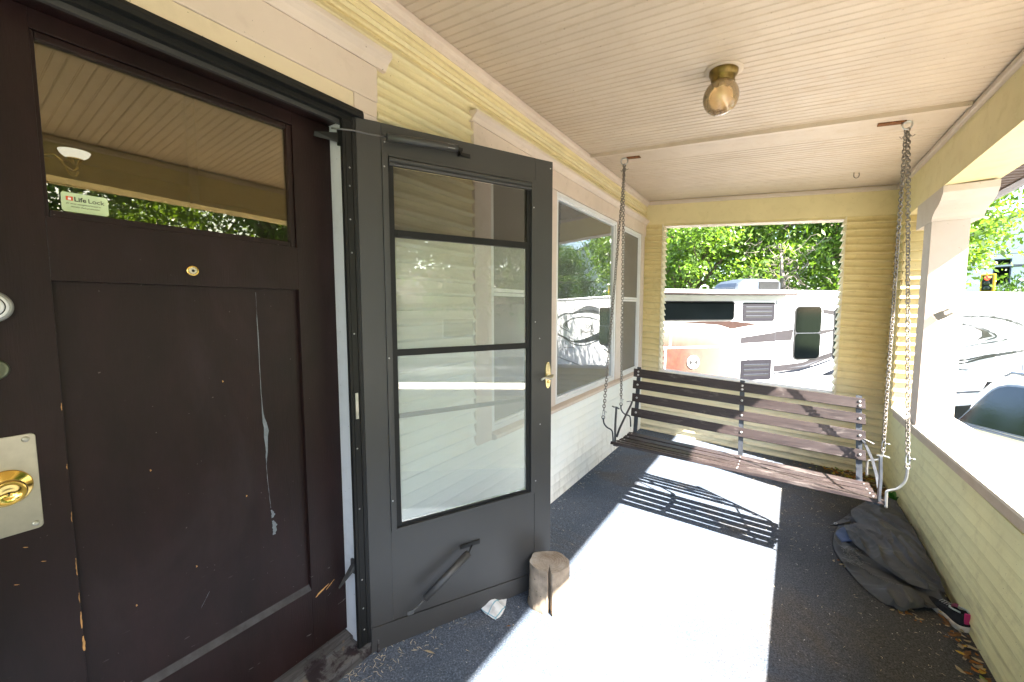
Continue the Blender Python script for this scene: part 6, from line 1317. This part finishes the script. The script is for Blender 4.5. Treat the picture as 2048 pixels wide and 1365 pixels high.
for x in (1.45, 2.48): U(MB().tube([(x, -0.002, 1.155), (x+0.03, -0.035, 1.165), (x+0.17, -0.035, 1.165), (x+0.20, -0.002, 1.155)], 0.013, 8), 'door_handle', M['suv'])
U(MB().tube([(0.24, 0.012, 1.135), (0.30, -0.012, 1.150), (0.42, -0.012, 1.150), (0.46, 0.010, 1.130)], 0.012, 8), 'fuel_flap_handle', M['suv'])
for yy in (0.20, 1.75):
    mb = MB(); mb.tube([(0.30, yy, 1.855), (0.36, yy, 1.898), (0.8, yy, 1.905), (2.5, yy, 1.905), (2.8, yy, 1.89), (2.9, yy, 1.85)], 0.016, 8); U(mb, 'roof_rail', M['trim'])
for xx in (0.55, 1.15, 1.75, 2.35): mb = MB(); mb.tube([(xx, 0.20, 1.905), (xx, 0.975, 1.925), (xx, 1.75, 1.905)], 0.014, 8); U(mb, 'rack_bar', M['rv_light'])
mb = MB(); mb.tube([(0.42, 0.24, 1.885), (0.52, 0.28, 1.925), (0.70, 0.30, 1.93), (0.95, 0.40, 1.90)], 0.02, 6); U(mb, 'folded_strap', M['black'])
U(MB().box((0.0, 0.10, 1.835), (0.14, 1.85, 1.865), bev=0.012), 'rear_spoiler', M['suv'])
mb = MB(); mb.hexa([(-0.012, 0.18, 1.32), (-0.012, 1.77, 1.32), (0.0, 1.77, 1.32), (0.0, 0.18, 1.32)], [(0.115, 0.22, 1.76), (0.115, 1.73, 1.76), (0.13, 1.73, 1.76), (0.13, 0.22, 1.76)]); U(mb, 'rear_window', M['carglass'])
mb = MB(); mb.hexa([(3.14, 0.2, 1.765), (3.14, 1.75, 1.765), (3.76, 1.80, 1.255), (3.76, 0.15, 1.255)], [(3.16, 0.2, 1.785), (3.16, 1.75, 1.785), (3.79, 1.80, 1.272), (3.79, 0.15, 1.272)]); U(mb, 'windscreen', M['carglass'])
for yy in (0.02, 1.78): U(MB().box((-0.035, yy, 0.85), (0.03, yy+0.15, 1.24), bev=0.01), 'tail_light', simple('red_lamp_lens', (0.35, 0.02, 0.02), 0.2))
for yy in (0.20, 1.45): U(MB().box((4.90, yy, 0.72), (5.045, yy+0.30, 0.92), bev=0.02), 'headlight', simple('clear_lamp_lens', (0.6, 0.6, 0.6), 0.1))
U(MB().box((-0.09, 0.08, 0.42), (0.05, 1.87, 0.62), bev=0.03), 'bumper', M['trim']); U(MB().box((4.95, 0.12, 0.40), (5.13, 1.83, 0.60), bev=0.03), 'bumper', M['trim'])
for sx in (0.95, 4.05):
    for yy in (-0.01, 1.70):
        mb = MB(); mb.lathe([(0.20, 0.0), (0.35, 0.005), (0.375, 0.04), (0.375, 0.22), (0.35, 0.255), (0.20, 0.26)], 30, org=(sx, yy+0.26, 0.375), axis='Y'); w_ = U(mb, 'wheel', M['tyre'])
        mb = MB(); mb.lathe([(0.20, 0.0), (0.18, -0.03), (0.06, -0.015), (0.03, 0.004)], 20, org=(sx, yy-0.002, 0.375), axis='-Y'); U(mb, 'rim', M['rim'], w_)
    mb = MB(); mb.lathe([(0.43, 0.0), (0.43, 0.01)], 30, org=(sx, 0.012, 0.38), axis='Y'); U(mb, 'wheel_arch', M['black'])

# ------------------------------------------------------------------ trees and shrubs
import numpy as np
rng = np.random.default_rng(11)
def leaf_mat(name, c1, c2):
    m, nt, out = new_mat(name); v = coords(nt, 'Object'); inf = nt.nodes.new('ShaderNodeObjectInfo')
    n = noise(nt, v, 1.6, 5, 0.7); n2 = noise(nt, v, 9, 3, 0.6)
    c = mix(nt, ramp(nt, n, [(0.42, 0.0), (0.58, 1.0)]), tuple(x*0.6 for x in c1), c2); c = mix(nt, math_n(nt, 'MULTIPLY', n2, 0.6), c, tuple(x*1.5 for x in c2))
    df = nt.nodes.new('ShaderNodeBsdfDiffuse'); tl = nt.nodes.new('ShaderNodeBsdfTranslucent'); gl = nt.nodes.new('ShaderNodeBsdfGlossy'); gl.inputs['Roughness'].default_value = 0.35; gl.inputs[0].default_value = (0.8, 0.8, 0.8, 1)
    nt.links.new(c, df.inputs[0]); nt.links.new(mix(nt, 1.0, c, (1.5, 1.6, 0.6), 'MULTIPLY'), tl.inputs[0])
    a = nt.nodes.new('ShaderNodeMixShader'); a.inputs[0].default_value = 0.5; nt.links.new(df.outputs[0], a.inputs[1]); nt.links.new(tl.outputs[0], a.inputs[2])
    b = nt.nodes.new('ShaderNodeMixShader'); b.inputs[0].default_value = 0.04; nt.links.new(a.outputs[0], b.inputs[1]); nt.links.new(gl.outputs[0], b.inputs[2]); nt.links.new(b.outputs[0], out.inputs[0]); return m
LM = leaf_mat('leaf_green', (0.050, 0.095, 0.012), (0.115, 0.190, 0.032)); LM2 = leaf_mat('leaf_dark_green', (0.02, 0.045, 0.010), (0.05, 0.095, 0.018))
BK = simple('tree_bark', (0.13, 0.10, 0.08), 0.9, 0, 0.2, 0.3, 8, 30, 0.6); DEAD = simple('dead_branch_wood', (0.17, 0.145, 0.125), 0.9, 0, 0.2, 0.2, 8)
def crown_mesh(name, rad, nclu, per, leaf, spread, mat, shell=0.55, bottom=-0.9):
    pts = []
    while len(pts) < nclu:
        p = rng.uniform(-1, 1, 3); r = np.linalg.norm(p)
        if r < 1 and r > shell*rng.uniform(0.2, 1.0) and p[2] > bottom: pts.append(p*np.array(rad))
    pts = np.array(pts); sp = rng.uniform(0.6, 1.25, nclu)*spread
    c = np.repeat(pts, per, 0)+rng.normal(0, 1, (nclu*per, 3))*np.repeat(sp, per)[:, None]*np.array([1, 1, 0.7])
    N = len(c); nrm = rng.normal(0, 1, (N, 3))+np.array([0, 0, 0.7]); nrm /= np.linalg.norm(nrm, axis=1)[:, None]
    t = np.cross(nrm, rng.normal(0, 1, (N, 3))); t /= np.linalg.norm(t, axis=1)[:, None]; b = np.cross(nrm, t)
    s = (leaf*rng.uniform(0.6, 1.3, N))[:, None]
    q = np.stack([c-t*s, c+b*s*0.48+nrm*s*0.12, c+t*s, c-b*s*0.48+nrm*s*0.12], 1).reshape(-1, 3)
    me = bpy.data.meshes.new(name); me.vertices.add(4*N); me.vertices.foreach_set('co', q.ravel().astype(np.float32))
    me.loops.add(4*N); me.loops.foreach_set('vertex_index', np.arange(4*N, dtype=np.int32)); me.polygons.add(N)
    me.polygons.foreach_set('loop_start', np.arange(0, 4*N, 4, dtype=np.int32)); me.polygons.foreach_set('loop_total', np.full(N, 4, dtype=np.int32))
    me.materials.append(mat); me.update(); me.validate(); return me, pts
def branches(mb, base, top, pts, r, k=14, mi=0, seed=0):
    rd = random.Random(seed); P0 = Vector(base); P1 = Vector(top)
    mb.tube([P0, P0.lerp(P1, 0.35)+Vector((rd.uniform(-.1, .1), rd.uniform(-.1, .1), 0)), P0.lerp(P1, 0.7)+Vector((rd.uniform(-.2, .2), rd.uniform(-.2, .2), 0)), P1], [r, r*0.8, r*0.55, r*0.25], 10, mi)
    for p in rd.sample(list(map(tuple, pts)), min(k, len(pts))):
        p = Vector(p)+P1*0; s = P0.lerp(P1, rd.uniform(0.35, 0.9)); m_ = s.lerp(p, 0.5)+Vector((rd.uniform(-.3, .3), rd.uniform(-.3, .3), rd.uniform(0, .4)))
        mb.tube([s, m_, p], [r*0.38, r*0.22, r*0.06], 6, mi)
tree_defs = {}
def tree(kind, loc, h, rz, label, sc_=1.0, group=None):
    if kind not in tree_defs:
        rad, nclu, per, leaf, spread, mat, hc = {'broad': ((3.4, 3.4, 2.7), 130, 230, 0.085, 0.42, LM, 4.6), 'tall': ((2.6, 2.6, 3.6), 120, 230, 0.080, 0.40, LM, 5.0), 'dark': ((3.0, 3.0, 3.2), 110, 230, 0.085, 0.45, LM2, 4.4), 'shrub': ((0.9, 0.9, 1.0), 26, 150, 0.05, 0.22, LM2, 0.9)}[kind]
        me, pts = crown_mesh('crown', rad, nclu, per, leaf, spread, mat); pts = pts+np.array([0, 0, hc])
        mb = MB(); branches(mb, (0, 0, 0), (0.1, 0.1, hc+rad[2]*0.55), pts, 0.22 if kind != 'shrub' else 0.05, 26 if kind != 'shrub' else 6, 0, 3)
        tree_defs[kind] = (me, mb.mesh('trunk', BK), hc)
    me, tk, hc = tree_defs[kind]
    t = thing('tree' if kind != 'shrub' else 'shrub', label, 'tree' if kind != 'shrub' else 'shrub', loc, rz, group or ('leafy trees around the house' if kind != 'shrub' else 'bushes below the white house')); t.scale = (sc_, sc_, sc_*h)
    obj('crown', me, t, (0, 0, hc)); obj('trunk', tk, t); return t
t1 = tree('broad', (-1.6, 17.5, RZ), 1.0, 0.4, 'bright green tree at the left of the opening, sky showing through its edge', 0.95)
t2 = tree('broad', (2.9, 19.5, RZ), 1.15, 2.1, 'tall full green tree behind the roof air conditioner', 1.1)
t3 = tree('tall', (5.6, 24.0, RZ), 1.1, 0.9, 'green tree behind the right half of the motorhome seen in the opening', 1.15)
t4 = tree('tall', (-4.6, 25.0, RZ), 1.0, 1.9, 'tall slim tree farther off behind the left green tree', 1.1)
t5 = tree('broad', (1.0, 29.0, RZ), 1.3, 0.2, 'tall green tree farthest back between the two broad green trees', 1.3)
tree('tall', (17.0, 36.0, RZ), 1.0, 0.6, 'green tree right of the white house, mirrored in the big window', 1.0); tree('broad', (21.5, 38.0, RZ), 1.2, 2.6, 'broad tree at the far corner beyond the driveway', 1.3)
# tangle of bare pale branches in front of the second tree
mb = MB(); rd = random.Random(5)
for k in range(90):
    a = Vector((1.2+rd.gauss(0, 0.45), 16.2+rd.uniform(-.3, .4), 2.6+rd.uniform(-0.8, 0.9))); L = [a]
    for j in range(4): L.append(L[-1]+Vector((rd.uniform(-.22, .22), rd.uniform(-.15, .15), rd.uniform(-.16, .24))))
    mb.tube(L, [0.016, 0.013, 0.010, 0.007, 0.004], 4)
mb.tube([(1.6, 16.9, RZ), (1.5, 16.6, 0.5), (1.3, 16.3, 2.0), (1.2, 16.2, 3.2)], [0.16, 0.13, 0.09, 0.03], 8)
db_ = mb.build('bare_branches', DEAD, recalc=False); tag(db_, 'pale bare tangled branches rising behind the motorhome roof', 'dead tree')
# sparse near tree at the right edge: long limbs with loose sprays of leaves
me, pts = crown_mesh('crown', (3.4, 3.4, 2.6), 95, 105, 0.085, 0.30, LM, 0.3)
rt = thing('tree', 'loose leafy branches hanging in from the right above the motorhome', 'tree', (11.4, 17.4, RZ), 0, 'leafy trees around the house'); obj('crown', me, rt, (0, 0, 7.2))
mb = MB(); branches(mb, (0.6, 0, 0), (0.2, 0, 8.4), pts+np.array([0, 0, 7.2]), 0.22, 34, 0, 9); mb.build('trunk', BK, rt, recalc=False)
# trees and shrubs on the street side, seen in the glass of the doors
for i, (k, x, y, h, s, lab) in enumerate((('broad', 16.5, 8.6, 1.1, 1.45, 'green street-side tree reflected high in the front door glass'), ('broad', 17.6, 1.6, 1.0, 1.35, 'round green tree opposite the storm door'), ('dark', 18.5, -5.0, 1.1, 1.2, 'dark tree opposite the front steps'), ('broad', 17.2, 15.5, 1.1, 1.5, 'dark green tree farther up the street'), ('tall', 22.0, 5.2, 0.8, 1.0, 'slim tree beside the neighbouring house'))):
    tree(k, (x, y, RZ), h, i*1.3, lab, s)
tree('broad', (-22, 9.0, RZ), 1.02, 0.7, 'green tree behind the house corner, mirrored in the car window', 1.0); tree('broad', (-24, 15, RZ), 0.9, 2.2, 'second green tree behind the house, farther along the lawn', 1.0)
tree('shrub', (10.7, 31.0, RZ), 1.7, 0.3, 'small dark bush left of the traffic light post', 1.3); tree('shrub', (12.6, 33.5, RZ), 2.0, 1.3, 'grey green bush under the white house window', 1.7)

# ------------------------------------------------------------------ far white house, traffic light, wires, neighbour house
wh = thing('white_house', 'white gabled house with one dark window at the far right', 'house', (16.5, 47, RZ), R(-20))
WM = simple('white_house_siding', (0.72, 0.72, 0.72), 0.7, 0, 0.3, 0.04)
mb = MB(); mb.box((-7, 0, 0), (9, 9, 6.4)); mb.add([(-7, 0, 6.4), (9, 0, 6.4), (1, 0, 10.4), (-7, 9, 6.4), (9, 9, 6.4), (1, 9, 10.4)], [(0, 1, 2), (5, 4, 3)]); mb.build('wall', WM, wh)
mb = MB(); mb.hexa([(-7.5, -0.4, 6.2), (1, -0.4, 10.5), (1, 9.4, 10.5), (-7.5, 9.4, 6.2)], [(-7.5, -0.4, 6.4), (1, -0.4, 10.75), (1, 9.4, 10.75), (-7.5, 9.4, 6.4)]); mb.hexa([(9.5, -0.4, 6.2), (1, -0.4, 10.5), (1, 9.4, 10.5), (9.5, 9.4, 6.2)], [(9.5, -0.4, 6.4), (1, -0.4, 10.75), (1, 9.4, 10.75), (9.5, 9.4, 6.4)]); mb.build('roof', simple('grey_roof', (0.3, 0.3, 0.3), 0.9), wh)
def hwin(x0, x1, z0, z1, bar_z):
    w = MB().box((x0, -0.03, z0), (x1, 0.02, z1)).build('window', simple('navy_window_frame', (0.03, 0.04, 0.07), 0.4), wh)
    MB().box((x0+0.08, -0.045, z0+0.1), (x1-0.08, -0.031, bar_z-0.08)).build('pane', M['rv_glass'], w); MB().box((x0+0.08, -0.045, bar_z+0.08), (x1-0.08, -0.031, z1-0.08)).build('pane', M['rv_glass'], w)
    MB().box((x0-0.05, -0.06, bar_z-0.07), (x1+0.05, -0.046, bar_z+0.07)).build('sash_bar', M['white'], w)
hwin(-1.75, -0.85, 4.3, 6.35, 5.85); hwin(3.2, 4.4, 4.3, 6.1, 5.4)
MB().box((-7.02, -0.05, 5.70), (9.02, 0.0, 5.80)).build('trim_band', M['rv_light'], wh)
tl = thing('traffic_light', 'yellow traffic light showing red beyond the post', 'traffic light', (10.45, 32.6, RZ), R(-30))
mb = MB(); mb.box((-0.27, -0.1, 3.42), (0.27, 0.1, 4.40), bev=0.05); mb.build('housing', simple('traffic_yellow', (0.75, 0.42, 0.02), 0.4), tl)
MB().box((-0.19, -0.125, 3.50), (0.19, -0.101, 4.32), bev=0.01).build('face', M['black'], tl)
for k in range(3):
    m_ = simple('dark_lens', (0.03, 0.04, 0.03), 0.3)
    if k == 0:
        m_ = simple('red_lens_lit', (0.8, 0.05, 0.05), 0.3); p_ = m_.node_tree.nodes['Principled BSDF']; p_.inputs['Emission Color'].default_value = (1, 0.05, 0.03, 1); p_.inputs['Emission Strength'].default_value = 0.3
    mb = MB(); mb.lathe([(0.12, 0.0), (0.11, 0.02), (0.02, 0.035)], 18, org=(0, -0.127, 4.18-0.27*k), axis='Y'); mb.build('lens', m_, tl)
mb = MB(); mb.tube([(0, 0, 0), (0, 0, 3.42)], 0.08, 10); mb.build('post', simple('galvanised_post', (0.4, 0.4, 0.4), 0.5, 0.5), tl)
for i, (z0, z1, y0) in enumerate(((4.75, 4.95, 38), (3.7, 3.6, 30.5))):
    mb = MB(); mb.tube([(-6+3*k, y0, z0+(z1-z0)*k/12-0.15*math.sin(math.pi*k/12)) for k in range(13)], 0.022, 5); o = mb.build('overhead_wire', M['black']); tag(o, ('upper thin overhead wire crossing before the white house', 'lower thin overhead wire at the height of the traffic light')[i], 'wire', 'overhead wires')
nb_ = thing('neighbour_house', 'low beige house with brown roof across the street, seen in the glass', 'house', (27, 1, RZ), R(90))
mb = MB(); mb.box((-9, -1, 0), (9, 7, 2.9)); mb.build('wall', simple('beige_siding', (0.55, 0.48, 0.38), 0.8, 0, 0.2, 0.05), nb_)
mb = MB(); mb.hexa([(-9.6, 7.6, 2.8), (9.6, 7.6, 2.8), (9.6, -1.6, 2.8), (-9.6, -1.6, 2.8)], [(-9.6, 3.1, 5.0), (9.6, 3.1, 5.0), (9.6, 2.9, 5.0), (-9.6, 2.9, 5.0)]); mb.build('roof', M['roof'], nb_)
for x0, x1, z0, z1 in ((-6.5, -4.6, 1.0, 2.1), (-1.5, 0.2, 1.0, 2.1)):
    w = MB().box((x0, 7.0, z0), (x1, 7.04, z1)).build('window', M['white'], nb_); MB().box((x0+0.08, 7.041, z0+0.08), (x1-0.08, 7.05, z1-0.08)).build('pane', M['rv_glass'], w)
MB().box((3.5, 7.0, 0.05), (6.8, 7.05, 2.3)).build('garage_door', M['white'], nb_)
